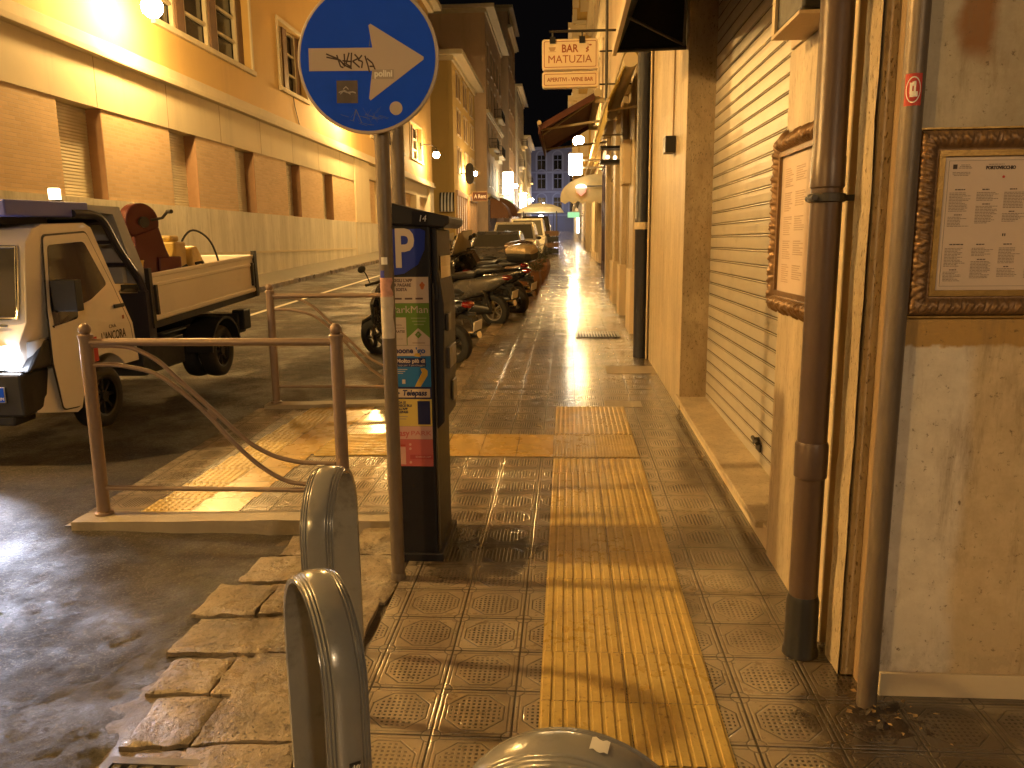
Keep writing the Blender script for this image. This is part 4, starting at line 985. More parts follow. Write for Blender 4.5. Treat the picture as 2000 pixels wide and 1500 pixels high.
# striped rolled awning on the side wall of the ochre house
sa = thing('striped_awning', 'black and white striped roll awning on the side wall of the ochre house', 'awning', (-9.4, 63.35, 3.9))
for k in range(9):
    m = MB(); x0_ = -.55 + .13*k; n = 6
    for i in range(n):
        a0, a1 = PI/2*i/n, PI/2*(i+1)/n
        m.add([(x0_, -.5*math.sin(a0), 1.5*math.cos(a0)+.0), (x0_+.13, -.5*math.sin(a0), 1.5*math.cos(a0)), (x0_+.13, -.5*math.sin(a1), 1.5*math.cos(a1)), (x0_, -.5*math.sin(a1), 1.5*math.cos(a1))], [(0,1,2,3)])
    m.build('stripe', m_black if k % 2 == 0 else m_white, sa, fix=False)
# projecting signs
rs = thing('rental_sign', 'brown projecting sign with white letters A Rent beside the wooden shop front', 'sign', (-7.5, 70, 5.05))
m = MB(); m.box(-.62,.62,-.06,.06,0,.72); m.build('panel', pm('brown_sign', (.10,.035,.02), .5), rs, bevel=.01)
m = MB(); m.plate((-.66,.66,-.04,.76), [(-.62,.62,0,.72)], -.08, .08); m.box(-1.3,-.66,-.03,.03,.5,.56); m.build('frame', m_wood, rs)
text('A Rent', .46, pm('sign_white', (.75,.7,.62), .5), rs, tr(.02, -.061, .36) @ MX, bold=.006, width=1.02)
ov = thing('oval_sign', 'dark oval sign projecting from the front of the ochre house', 'sign', (-8.05, 67.5, 6.3))
m = MB(); m.prism([(.36*math.cos(2*PI*k/20), .85 + .85*math.copysign(abs(math.sin(2*PI*k/20))**.5, math.sin(2*PI*k/20))) for k in range(20)], -.08, .08, 'y'); m.build('panel', m_dark, ov); m = MB(); m.box(-.75,-.34,-.03,.03,.82,.88); m.build('bracket', m_dark, ov)
# lit signs
def litsign(name, label, loc, sx, sz, col, st, arm=None, sy=.12, cap=None):
    t_ = thing(name, label, 'sign', loc); m = MB(); m.prism(rrect(-sx/2, sx/2, 0, sz, min(sx, sz)*.12), -sy/2, sy/2, 'y'); m.build('light_box', em(name+'_glow%d' % len(bpy.data.materials), col, st), t_)
    m = MB(); 
    if arm: m.box(min(0,arm), max(0,arm), -.02, .02, sz*.65, sz*.65+.05); m.box(min(0,arm), max(0,arm), -.02, .02, sz*.3, sz*.3+.05)
    m.box(-sx/2, sx/2, -sy/2-.01, sy/2+.01, sz+.001, sz+.03)
    m.build('bracket', m_cornice, t_); return t_
litsign('lit_sign', 'bright white lit box sign on the right wall above the cream arched awning', (.29, 26, 3.62), .43, .65, (1,.86,.6), 1.6, 1.05)
litsign('lit_sign', 'tall white lit sign with a green foot halfway up the left row', (-6.9, 96, 7.0), 1.25, 2.6, (1,.95,.7), 2, -1.2)
litsign('lit_sign', 'green lit panel right under the tall white sign on the left', (-6.9, 96.3, 6.0), 1.2, .8, (.05,.55,.2), .12, -1.2)
litsign('lit_sign', 'small cold white sign near the far end of the left row', (-6.3, 118, 5.6), .9, 2.6, (.75,.85,1), 3, -1.2)
litsign('lit_sign', 'small green pharmacy sign far down the right pavement', (.55, 62, 3.3), .9, .4, (.05,.6,.3), .10, .8)
litsign('lit_sign', 'upright white strip sign at the far end of the right pavement', (1.0, 70, 2.2), .25, 1.3, (.9,.95,1), .5, .4)
ic = thing('cone_lamp', 'small round sign, white above and red below, under the white lit box', 'sign', (.50, 27.6, 3.05))
m = MB(); m.sphere((0,0,.28),.19,16,8,(1,.5,.6)); m.build('white_top', em('white_glow',(1,.9,.75),.35), ic, smooth=True)
m = MB(); m.lathe([(.02,0),(.16,.12),(.19,.26)], n=16, M=Matrix.Diagonal((1,.5,1,1))); m.build('red_base', em('red_glow',(.9,.12,.06),.06), ic, smooth=True); m = MB(); m.box(.2,.85,-.02,.02,.3,.34); m.build('bracket', m_dark, ic)

# ================================================================== STREET LAMPS
m_globe = em('lamp_globe', (1.0, .605, .20), 78.0); m_globe0 = em('lamp_globe_near', (1.0, .605, .20), 165.0)
m_globe_far = em('lamp_globe_far', (1.0, .65, .27), 85.0)
m_globe_led = em('lamp_globe_led', (.62, .72, 1.0), 12.0)
def lamp(x, y, z, wall_x, label, mat=m_globe, r=.20, cap=True):
    t_ = thing('street_lamp', label, 'lamp', (x, y, z), group='globe street lamps along the house fronts')
    m = MB(); m.sphere((0,0,0), r, 20, 12); m.build('globe', mat, t_, smooth=True)
    m = MB(); m.lathe([(.01,r+.10),(r*.45,r+.07),(r*.85,r*.80),(r*.85,r*.72)], n=24, cap=False); m.build('cap', m_dark, t_, smooth=True)
    s = wall_x - x; m = MB(); m.tube([(s,0,.55),(s*.75,0,.62),(s*.35,0,.58),(0,0,.42),(0,0,r+.08)], .028, 8); m.cyl((s,0,.30),(s,0,.72),.05,n=8); m.build('bracket', m_dark, t_, smooth=True)
    return t_
lamp(-7.95, 3.7, 5.65, -8.8, 'globe street lamp out of frame to the left, level with the parking meter', m_globe0)
lamp(-7.95, 15.7, 6.06, -8.8, 'glowing globe street lamp nearest the camera, high on the yellow wall')
lamp(-7.95, 31.2, 6.5, -8.8, 'globe street lamp hidden behind the round blue sign')
lamp(-7.85, 49.0, 6.75, -8.8, 'globe street lamp against the bare side wall of the ochre house', m_globe_far)
lamp(-7.85, 69.8, 7.35, -8.8, 'globe street lamp on the front of the ochre house', m_globe_far)
lamp(-7.0, 112, 9.1, -7.6, 'globe street lamp fifth along the left row', m_globe_far, .28)
lamp(-6.7, 130, 9.0, -7.3, 'globe street lamp sixth along the left row', m_globe_far, .30)
lamp(-6.3, 148, 9.0, -6.9, 'seventh globe street lamp, last on the left row', m_globe_far, .30)
lamp(.50, 34.0, 5.62, 1.35, 'globe street lamp on the right wall under the maroon awning line', m_globe, .22)
lamp(.60, 66, 6.9, 1.4, 'globe street lamp far down the right side', m_globe_far, .22)
for k, (yy_, xx_) in enumerate(((158, -4.4), (161, -3.6), (163, -2.6))):
    t_ = thing('square_lamp', ['first','second','third'][k] + ' from the left of three cold white lamps on posts before the blue facade', 'lamp', (xx_, yy_, G(0, yy_)))
    m = MB(); m.sphere((0,0,5.2 - .5*k), .28, 12, 8); m.build('globe', m_globe_led, t_, smooth=True); m = MB(); m.cyl((0,0,0),(0,0,4.95-.5*k),.07,n=8); m.build('post', m_dark, t_)

# ================================================================== STREET FURNITURE
m_rail = pm('taupe_railing_paint', (.24,.17,.13), .38, .15, .15, 20, .0005, 120, .08, .2)
def smooth_curve(pts, n=8):
    out = []
    P_ = [Vector(p) for p in pts]; P_ = [P_[0]] + P_ + [P_[-1]]
    for i in range(1, len(P_)-2):
        for k in range(n):
            t = k/n; a, b, c, d = P_[i-1], P_[i], P_[i+1], P_[i+2]
            out.append(.5*((2*b) + (c-a)*t + (2*a-5*b+4*c-d)*t*t + (3*b-a-3*c+d)*t**3))
    out.append(P_[-2]); return out
def railing(x0, x1, y, label, dy=0):
    zb = G((x0+x1)/2, y); t_ = thing('railing', label, 'railing', (x0, y, zb), group='wave pattern railings at the dropped kerb')
    gz = lambda x: G(x, y) - zb
    for x in (x0, x1):
        m = MB(); g_ = gz(x)
        m.lathe([(.034,g_-.02),(.034,g_+.985)], c=(x-x0,0,0), n=24)
        m.lathe([(.039,g_+.985),(.039,g_+1.0),(.026,g_+1.008)], c=(x-x0,0,0), n=24); m.sphere((x-x0,0,g_+1.032), .032, 20, 12)
        m.lathe([(.05,g_+.0),(.048,g_+.012),(.036,g_+.016)], c=(x-x0,0,0), n=24)
        m.build('post', m_rail, t_, smooth=True)
    L_ = x1-x0
    m = MB(); m.cyl((0,0,.965),(L_,0,.965),.021,n=16); m.build('top_rail', m_rail, t_, smooth=True)
    m = MB(); m.cyl((0,0,.155),(L_,0,.155),.014,n=14); m.build('bottom_rail', m_rail, t_, smooth=True)
    U_ = [(-2.536,1.028),(-2.42,1.03),(-2.304,1.014),(-2.172,.944),(-2.055,.831),(-1.889,.674),(-1.723,.515),(-1.60,.44),(-1.505,.408),(-1.394,.391),(-1.239,.389)]
    L2 = [(-2.547,.925),(-2.45,.926),(-2.365,.919),(-2.209,.883),(-2.09,.806),(-1.933,.663),(-1.816,.527),(-1.677,.389),(-1.55,.305),(-1.446,.275),(-1.22,.270)]
    k = L_/(2.565-1.20)
    for c_ in (U_, L2):
        m = MB(); m.tube(smooth_curve([((x+2.565)*k, 0, z-.083) for x, z in c_]), .0125, 12); m.build('wave_bar', m_rail, t_, smooth=True)
    m = MB(); m.cyl(((2.565-1.90)*k,-.006,.573),((2.565-1.90)*k,.006,.573),.032,n=24); m.build('disc', m_rail, t_, smooth=True, bevel=.002)
    return t_
railing(-2.565, -1.20, 4.03, 'nearest taupe steel railing with two wave bars, before the tipper truck')
railing(-2.60, -1.24, 6.80, 'second taupe railing with wave bars, on the far side of the yellow crossing')

# hoops
m_hoop = pm('grey_lacquer', (.24,.24,.24), .22, .1, .12, 12, .0006, 60, .08, .55, coat=.3)
def hoop(cx, cy, th, r, top, w_, label, stick=None, cut=False):
    zb = G(cx, cy); t_ = thing('hoop_bollard', label, 'bollard', (cx, cy, zb), th, group='ribbed steel hoops round the pavement corner')
    # cross section across the band: ribs near both edges
    sec = []; N_ = 64
    for i in range(N_+1):
        u = i/N_*2-1; a = abs(u); h = .012*(1-a**2.2)
        for c_, ww in ((.92,.035),(.76,.035),(.60,.03)):
            h -= .0042*math.exp(-((a-c_)/ww)**2)
        sec.append((u*w_/2, h))
    back = [(w_/2*.96, -.012), (0, -.014), (-w_/2*.96, -.012)]
    path = [((-r, 0), z) for z in ()] 
    pts = []
    nz = 14
    for i in range(nz): pts.append((-r, -.03 + (top-r+.03)*i/nz, -1, 0))
    na = 40
    for i in range(na+1): a = PI*i/na; pts.append((-r*math.cos(a), top-r+r*math.sin(a), -math.cos(a), math.sin(a)))
    for i in range(1, nz+1): pts.append((r, top-r - (top-r+.03)*i/nz, 1, 0))
    rings_ = []
    for (x, z, nx, nz_) in pts:
        rings_.append([(x + nx*(h-.012), v, z + nz_*(h-.012)) for v, h in sec + back])
    m = MB(); m.rings(rings_); m.build('band', m_hoop, t_, smooth=True, ang=50)
    return t_
h1 = hoop(-.591, 1.74, -1.013, .212, .742, .101, 'middle ribbed grey steel hoop with a small black sticker low on its near leg')
h2 = hoop(-.790, 2.484, -1.509, .202, .772, .106, 'farthest ribbed grey steel hoop, its arch open to the right behind the middle hoop')
h3 = hoop(.013, 1.10, -.205, .216, .778, .104, 'nearest ribbed grey steel hoop at the bottom edge with a torn white sticker on top')
m = MB(); m.grid(5, 5, lambda u, v: ((.2178)*math.sin(.12+.13*u) , -.012+.030*v + .003*math.sin(u*9), .778-.216 + .2178*math.cos(.12+.13*u))); m.build('sticker', m_white, h3, fix=False)
m = MB(); m.grid(3, 3, lambda u, v: (.2135, -.005+.026*v, .325+.05*u)); s_ = m.build('sticker', m_black, h1, fix=False)
m = MB(); rq = random.Random(2)
for k in range(5): m.quad((.2139,-.002+.004*k,.33+.008*rq.random()),(.2139,.000+.004*k,.33),(.2139,.004+.004*k,.368),(.2139,.001+.004*k,.37-.01*rq.random()))
m.build('scrawl', m_white, s_, fix=False)
m = MB(); m.grid(4, 3, lambda u, v: (.203*math.sin(-.25+.12*u), -.045+.025*v, .772-.202 + .2038*math.cos(-.25+.12*u))); m.build('sticker', m_white, h2, fix=False)

# round blue sign on its pole
ps = thing('traffic_sign', 'round blue sign with a white right arrow, scribbled and stickered, on a pole', 'sign', (-.752, 3.30, .07))
m = MB(); m.lathe([(.030,0),(.030,2.75)], n=24); m.lathe([(.034,0),(.034,.02),(.031,.03)], n=24); m.build('pole', m_galv, ps, smooth=True)
sign_M = tr(-.033, -.055, 2.205) @ rot('Z', -3) @ rot('Y', 1.5)
def disc(m, r, y0, y1, cx=0, cz=0, n=64): m.prism([(cx + r*math.cos(2*PI*k/n), cz + r*math.sin(2*PI*k/n)) for k in range(n)], y0, y1, 'y')
m_sblue = pm('sign_blue', (.005,.08,.85), .6, 0, .12, 5, 0, 60, .05, .15, spec=.15); m_sedge = pm('sign_aluminium', (.42,.36,.32), .5, .2, .1); m_swhite = pm('sign_offwhite', (.50,.42,.36), .65, 0, .05)
m = MB(); disc(m, .287, .0, .014); pl = m.build('plate', m_sedge, ps, bevel=.004); pl.matrix_local = sign_M
m = MB(); disc(m, .274, -.0022, .0005); o = m.build('blue_face', m_sblue, pl)
m = MB(); m.prism([(-.238,-.046),(.020,-.046),(.006,-.150),(.012,-.158),(.228,-.006),(.228,.004),(.016,.128),(.008,.122),(.022,.040),(-.238,.040)], -.004, -.0026, 'y'); ar = m.build('arrow', m_swhite, pl)
m_mark = pm('marker_ink', (.03,.008,.012), .5)
m = MB(); 
scr = [[(-.166,.018),(-.12,.0),(-.085,-.028),(-.062,-.038)],[(-.165,.006),(-.11,-.005),(-.09,-.03)],[(-.123,.014),(-.108,-.03),(-.096,-.034)],[(-.092,.018),(-.09,-.03)],[(-.10,-.008),(-.06,-.012)],[(-.072,.022),(-.085,-.02),(-.068,-.03)],[(-.062,.022),(-.066,-.035)],[(-.05,.016),(-.035,.0),(-.058,-.01),(-.03,-.034)],[(-.02,.012),(-.036,-.006),(-.018,-.012),(-.022,-.036)],[(-.008,.010),(.004,-.028),(.010,-.052)],[(.0,.0),(.022,-.018),(.034,-.045),(.036,-.052)],[(.01,-.03),(.03,-.03)]]
for st in scr:
    for a, c_ in zip(st, st[1:]):
        d = Vector((c_[0]-a[0], 0, c_[1]-a[1])); nn = Vector((-d.z, 0, d.x)).normalized()*.0030; A = Vector((a[0], -.0045, a[1])); B = Vector((c_[0], -.0045, c_[1]))
        m.add([A-nn, B-nn, B+nn, A+nn], [(0,1,2,3)])
m.build('scribble', m_mark, ar, fix=False)
m = MB(); m.box(-.127,-.040,-.0034,-.0024,-.168,-.082); sk = m.build('sticker', pm('faded_black_sticker', (.07,.05,.055), .5, 0, .4, 30), pl)
m = MB()
for st in ([(-.118,-.128),(-.10,-.122),(-.085,-.128),(-.06,-.126),(-.048,-.130)],[(-.100,-.116),(-.088,-.106),(-.078,-.116)],[(-.112,-.134),(-.095,-.120),(-.070,-.134)]):
    for a, c_ in zip(st, st[1:]): m.add([(a[0],-.0038,a[1]-.002),(c_[0],-.0038,c_[1]-.002),(c_[0],-.0038,c_[1]+.003),(a[0],-.0038,a[1]+.003)], [(0,1,2,3)])
m.build('print', pm('faint_white',(.33,.30,.30),.5), sk, fix=False)
m = MB(); disc(m, .026, -.0034, -.0024, .115, -.188, 28); m.build('dot_sticker', m_swhite, pl)
m = MB(); m.box(.020,.108,-.0056,-.0046,-.078,-.042); pk = m.build('sticker', pm('silver_tape',(.34,.29,.25),.4,.1,.1), pl)
text('polini', .034, m_white, pk, tr(.066, -.0060, -.058) @ MX, bold=.0012, width=.072)
m = MB(); rq = random.Random(6)
for k in range(34):
    x0_ = -.12 + .20*rq.random(); z0_ = -.205 - .045*rq.random(); a = rq.choice([-.35,-.25,1.1,2.0,-.4]); L_ = rq.uniform(.02,.055); x1_ = x0_+L_*math.cos(a); z1_ = z0_+L_*math.sin(a)*.7
    if x1_**2+z1_**2 > .066 or x0_**2+z0_**2 > .066: continue
    m.add([(x0_,-.0027,z0_-.0005),(x1_,-.0027,z1_-.0005),(x1_,-.0027,z1_+.0007),(x0_,-.0027,z0_+.0007)], [(0,1,2,3)])
m.add([(-.062,-.0028,-.235),(-.059,-.0028,-.235),(-.047,-.0028,-.192),(-.050,-.0028,-.190)], [(0,1,2,3)]); m.add([(-.05,-.0028,-.192),(-.047,-.0028,-.192),(-.025,-.0028,-.242),(-.028,-.0028,-.242)], [(0,1,2,3)]); m.add([(.008,-.0028,.045),(.014,-.0028,.045),(.012,-.0028,.075)], [(0,1,2)])
m.build('scratches', pm('scratch_pale',(.10,.14,.40),.6), pl, fix=False)
m = MB(); m.box(-.04,.04,-.04,-.028,2.10,2.13); m.box(-.04,.04,-.04,-.028,2.34,2.37); m.build('clamp', m_galv, ps)
m = MB()
def wrapp(m, r, a0, a1, z0, z1, jag=0): m.grid(8, 6, lambda u, v: (r*math.cos(math.radians(a0+(a1-a0)*u+jag*math.sin(v*9))), r*math.sin(math.radians(a0+(a1-a0)*u+jag*math.sin(v*9))), z0+(z1-z0)*v))
wrapp(m, .0306, 200, 330, 1.09, 1.27, 8); m.build('torn_paper', pm('torn_paper',(.46,.42,.38),.7,0,.25,30), ps, fix=False)
m = MB(); wrapp(m, .0309, 205, 320, 1.265, 1.345, 12); m.build('torn_poster', pm('torn_poster',(.50,.27,.22),.6,0,.5,60), ps, fix=False)
m = MB(); wrapp(m, .0311, 225, 262, 1.345, 1.375, 2); m.build('blue_sticker', pm('deep_blue',(.02,.03,.35),.5), ps, fix=False)
m = MB(); wrapp(m, .0309, 240, 290, 1.40, 1.43); m.build('white_sticker', m_white, ps, fix=False)
# second pole behind the meter, with the edge of another sign
p2 = thing('sign_pole', 'second grey pole behind the parking meter, topped behind the round blue sign', 'pole', (-.93, 4.45, G(-.93, 4.45)))
m = MB(); m.lathe([(.037,0),(.037,2.6)], n=20); m.build('pole', m_galv, p2, smooth=True)
m = MB(); m.prism([(-.115,2.10),(-.075,2.02),(-.045,2.06),(-.02,2.16),(-.02,2.28),(-.09,2.24)], -.05, -.045, 'y'); m.build('green_sticker', pm('green_sign',(.05,.22,.07),.5), p2)
m = MB(); m.prism([(-.118,2.06),(-.055,1.955),(-.045,2.0),(-.024,1.985),(-.03,2.06),(-.075,2.015)], -.043, -.038, 'y'); m.build('torn_edge', m_black, p2)

# parking meter
pmt = thing('parking_meter', 'tall black parking ticket machine with a blue P and stacked app stickers on its side', 'parking meter', (-.70, 3.72, .078))
m_mblk = pm('meter_black', (.014,.013,.018), .5, .0, .2, 10, 0, 60, .05, .2, spec=.3)
m = MB(); m.box(-.10,.10,-.22,.22,.01,1.56); m.build('body', m_mblk, pmt, bevel=.012)
m = MB(); m.prism([(-.115,1.562),(.165,1.545),(.19,1.562),(.19,1.592),(.05,1.622),(-.115,1.665)], -.235, .235, 'y'); hd = m.build('roof', m_mblk, pmt, bevel=.008)
m = MB(); m.box(-.125,.125,-.235,.235,-.01,.035); m.build('base', m_mblk, pmt, bevel=.006)
m = MB(); m.prism([(.101,.62),(.14,.66),(.15,1.2),(.115,1.46),(.101,1.46)], -.19, .19, 'y'); m.box(.101,.128,-.20,.20,1.22,1.54); fr = m.build('front_panel', m_mblk, pmt, bevel=.008)
m_mgrey = pm('meter_grey', (.07,.06,.05), .4, .2, .2)
m = MB(); m.box(.129,.134,-.15,.15,1.27,1.42); m.build('screen', glass('screen_glass'), fr)
m = MB(); m.box(.141,.162,-.12,.10,.90,1.0); m.box(.150,.165,-.15,-.07,1.08,1.16); m.box(.145,.155,.02,.14,.72,.82); m.build('ticket_tray', m_mgrey, fr, bevel=.004)
m = MB(); m.box(.104,.109,-.215,-.20,.05,1.3); m.build('edge_strip', m_mgrey, pmt)
m = MB(); m.box(.1025,.1035,-.12,-.06,.78,.92); m.build('side_label', pm('label_pale',(.6,.55,.48),.5), pmt)
ys_ = -.2215
def panel(x0, x1, z0, z1, mat, nm='sticker', y=ys_, par=pmt, t_=.001): m = MB(); m.box(x0, x1, y-t_, y, z0, z1); return m.build(nm, mat, par)
def C3(n, c): return pm(n, c, .4, 0, .04, 4)
bl = C3('p_blue', (.006,.03,.34))
m = MB(); m.prism([(-.092,1.335),(-.02,1.345),(.045,1.385),(.075,1.45),(.080,1.53),(.06,1.54),(-.092,1.54)], ys_-.001, ys_, 'y'); pb = m.build('parking_plate', bl, pmt)
text('P', .235, C3('p_white', (.55,.48,.42)), pb, tr(-.012, ys_-.0016, 1.447) @ MX, bold=.006, width=.085)
kw = C3('st_white', (.52,.43,.36)); kd = C3('st_dark', (.10,.06,.06)); kg = C3('st_green', (.12,.22,.035)); kbl = C3('st_blue', (.02,.16,.42)); kny = C3('st_navy', (.015,.02,.10)); ky = C3('st_yellow', (.62,.48,.13)); kp = C3('st_pink', (.60,.36,.32)); kr = C3('st_rose', (.50,.12,.12)); kor = C3('st_gold', (.60,.38,.06)); kro = C3('st_orange', (.45,.12,.03)); kgr = C3('st_greyprint', (.34,.27,.23))
XA, XB = -.088, .088; Z0 = .078
def st(z0, z1, mat): return panel(XA, XB, z0-Z0, z1-Z0, mat)
def tx(s, x, z, size, mat, par, width=None, bold=0., align='CENTER', shear=0): return text(s, size, mat, par, tr(x, ys_-.0016, z-Z0) @ MX, bold=bold, width=width, align=align, shear=shear)
a = st(1.292, 1.408, kw)
for s, z, w_ in (("SCEGLI L'APP", 1.392, .098), ('PER PAGARE', 1.372, .092), ('LA SOSTA', 1.352, .074)): tx(s, XA+.006+w_/2, z, .019, kd, a, w_, .0008)
tx('- - - - - - - - - - -', .0, 1.330, .012, kgr, a, .12)
for k in range(3): panel(-.068+.048*k, -.034+.048*k, 1.308-Z0, 1.316-Z0, kd, 'print', ys_-.0011, a)
m = MB()
for dx, dz, r in ((.0,.0,.008),(-.006,.010,.006),(.006,.010,.006),(0,.018,.005)): m.sphere((.060+dx, ys_-.0015, 1.362-Z0+dz), r, 10, 8, (1,.1,1.2))
m.build('flame_emblem', kro, a)
a = st(1.102, 1.291, kg); tx('ParkMan', 0, 1.262, .046, kw, a, .165)
panel(-.084, -.018, 1.103-Z0, 1.228-Z0, kw, 'phone_card', ys_-.0011, a)
tx('PRIMA', -.051, 1.193, .010, kd, a, .028); tx('TRANSAZIONE', -.051, 1.180, .009, kd, a, .050); tx('GRATIS!', -.051, 1.164, .016, kd, a, .052, .0006); tx('CODE', -.051, 1.130, .012, kgr, a, .032)
for k, w_ in enumerate((.07,.06,.045)): panel(.04-w_/2, .04+w_/2, 1.222-.014*k-Z0, 1.227-.014*k-Z0, C3('st_palegreen%d' % k,(.25,.32,.14)), 'print', ys_-.0011, a)
m = MB(); m.prism([(-.014,1.102-Z0),(.088,1.102-Z0),(.088,1.135-Z0),(.036,1.180-Z0),(-.014,1.135-Z0)], ys_-.002, ys_-.0012, 'y'); m.build('card', kw, a)
m = MB(); m.prism([(.036,1.133-Z0),(.052,1.150-Z0),(.036,1.167-Z0),(.020,1.150-Z0)], ys_-.003, ys_-.0022, 'y'); m.build('diamond_emblem', kg, a); text('P', .016, kw, a, tr(.036, ys_-.0036, 1.150-Z0) @ MX)
panel(.008, .066, 1.110-Z0, 1.116-Z0, kgr, 'print', ys_-.0021, a)
a = st(1.053, 1.101, kw); tx("moone", -.036, 1.077, .036, kny, a, .092, .0012); tx("'go", .044, 1.077, .036, C3('st_midblue',(.03,.09,.34)), a, .044, .0012)
a = st(.911, 1.052, kbl); panel(-.082, .066, 1.004-Z0, 1.044-Z0, kny, 'caption', ys_-.0011, a)
tx('›Molto più di', -.008, 1.030, .024, kw, a, .142, .0012); tx("un'app per il parcheggio", -.008, 1.011, .012, kw, a, .138)
m = MB(); m.prism([(.012,.912-Z0),(.040,.912-Z0),(.073,.965-Z0),(.074,.985-Z0),(.060,.998-Z0),(.040,.996-Z0),(.048,.978-Z0)], ys_-.002, ys_-.0012, 'y'); m.prism([(.012,1.053-Z0),(.044,1.048-Z0),(.040,1.066-Z0),(.020,1.066-Z0)], ys_-.003, ys_-.0022, 'y'); m.build('swoosh', kor, a)
for k in range(3): panel(-.082, -.02-.01*k, .99-.009*k-Z0, .993-.009*k-Z0, kw, 'print', ys_-.0011, a)
panel(-.045, -.03, .925-Z0, .945-Z0, kw, 'icon', ys_-.0011, a)
a = st(.855, .910, kny); panel(-.082, .082, .862-Z0, .902-Z0, C3('st_cream', (.62,.50,.36)), 'plate', ys_-.0011, a)
text('Telepass', .036, kny, a, tr(.012, ys_-.0026, .882-Z0) @ MX, bold=.0012, width=.112, shear=.2)
m = MB(); m.prism([(-.076,.868-Z0),(-.056,.882-Z0),(-.076,.896-Z0)], ys_-.0030, ys_-.0022, 'y'); m.build('triangle', kny, a)
a = st(.727, .854, ky)
for s, z, w_ in (('PAGA LE', .838, .05), ('STRISCE BLU', .823, .078), ("DALL'APP", .808, .058), ('TELEPASS', .793, .06)): tx(s, XA+.006+w_/2, z, .015, kny, a, w_, .0006)
for k in range(2): panel(-.08, -.025-.008*k, .770-.011*k-Z0, .774-.011*k-Z0, kgr, 'print', ys_-.0011, a)
panel(.022, .080, .735-Z0, .845-Z0, kny, 'phone', ys_-.0011, a)
m = MB(); m.prism([(.034,.775-Z0),(.072,.800-Z0),(.036,.832-Z0)], ys_-.002, ys_-.0014, 'y'); m.box(.034,.068,ys_-.002,ys_-.0014,.742-Z0,.752-Z0); m.build('phone_emblem', C3('st_paleblue',(.35,.36,.42)), a)
a = st(.665, .726, kp); tx('easy', -.052, .693, .042, kr, a, .066, .001); tx('PARK', .036, .693, .030, kr, a, .094, .0)
a = st(.536, .664, kr); panel(-.084, -.040, .545-Z0, .628-Z0, kp, 'phone', ys_-.0011, a)
m = MB(); disc(m, .012, ys_-.002, ys_-.0012, -.062, .585-Z0, 18); m.build('dot', kr, a); panel(-.084, -.04, .632-Z0, .640-Z0, C3('st_deepred',(.4,.05,.05)), 'print', ys_-.0011, a)
panel(-.02, .087, .570-Z0, .592-Z0, C3('st_deepred2',(.42,.07,.08)), 'band', ys_-.0011, a); text("SCARICA L'APP", .012, kp, a, tr(.042, ys_-.0022, .581-Z0) @ MX, width=.072)
for k in range(3): m = MB(); disc(m, .006, ys_-.002, ys_-.0012, -.018, (.555,.62,.64)[k]-Z0, 12); m.build('dot', kp, a)
text('14', .040, m_white, hd, tr(.075, -.2362, 1.583) @ MX, bold=.0, width=.03, shear=.2, name='number')

# terracotta planters
m_terra = pm('terracotta', (.24,.12,.06), .55, 0, .25, 5, .002, 40, .1, .4)
def leaves_mesh(n, rx, ry, h, size, seed, up=.6):
    m = MB(); r_ = random.Random(seed)
    for k in range(n):
        a = r_.uniform(0, 2*PI); q = math.sqrt(r_.random()); x = rx*q*math.cos(a); y = ry*q*math.sin(a); z = h*r_.random()**.8*(1.1-q*.5)
        x *= 1 + .5*z/h; y *= 1 + .5*z/h
        L_ = size*r_.uniform(.6, 1.4); Mx = tr(x, y, z) @ rot('Z', math.degrees(a)+r_.uniform(-60,60)) @ rot('Y', -r_.uniform(10, 80)*up)
        m.add([Mx @ Vector(p) for p in ((0,0,0),(L_*.5,-L_*.16,.0),(L_,0,-L_*.15),(L_*.5,L_*.16,.0))], [(0,1,2,3)])
    return m
m_leaf = pm('dusty_foliage', (.07,.075,.025), .6, 0, .5, 9)
for i, (x, y, w_, lab) in enumerate(((-.83, 17.6, .30, 'nearest octagonal terracotta planter with a low scrubby plant, at the pavement edge'), (-.80, 20.6, .30, 'second terracotta planter, half hidden behind the nearest one'), (-.78, 23.6, .32, 'third and farthest terracotta planter with taller thin plants'))):
    t_ = thing('planter', lab, 'planter', (x, y, G(x, y)), .2+i*.3, group='terracotta planters along the kerb')
    m = MB(); m.lathe([(w_*.72,0),(w_*.80,.08),(w_*.97,.24),(w_*1.0,.36),(w_*.90,.49),(w_*.92,.53),(w_*.82,.53),(w_*.80,.48)], n=8, cap=False); m.build('pot', m_terra, t_, bevel=.01)
    m = MB(); m.lathe([(.01,.485),(w_*.81,.485)], n=8, cap=False); m.build('soil', pm('soil',(.03,.02,.015),.9) if 'soil' not in bpy.data.materials else bpy.data.materials['soil'], t_)
    m = leaves_mesh(420, w_*.8, w_*.8, .26+.08*i, .09, i+4); o = m.build('plant', m_leaf, t_, fix=False); o.location = (0, 0, .48)

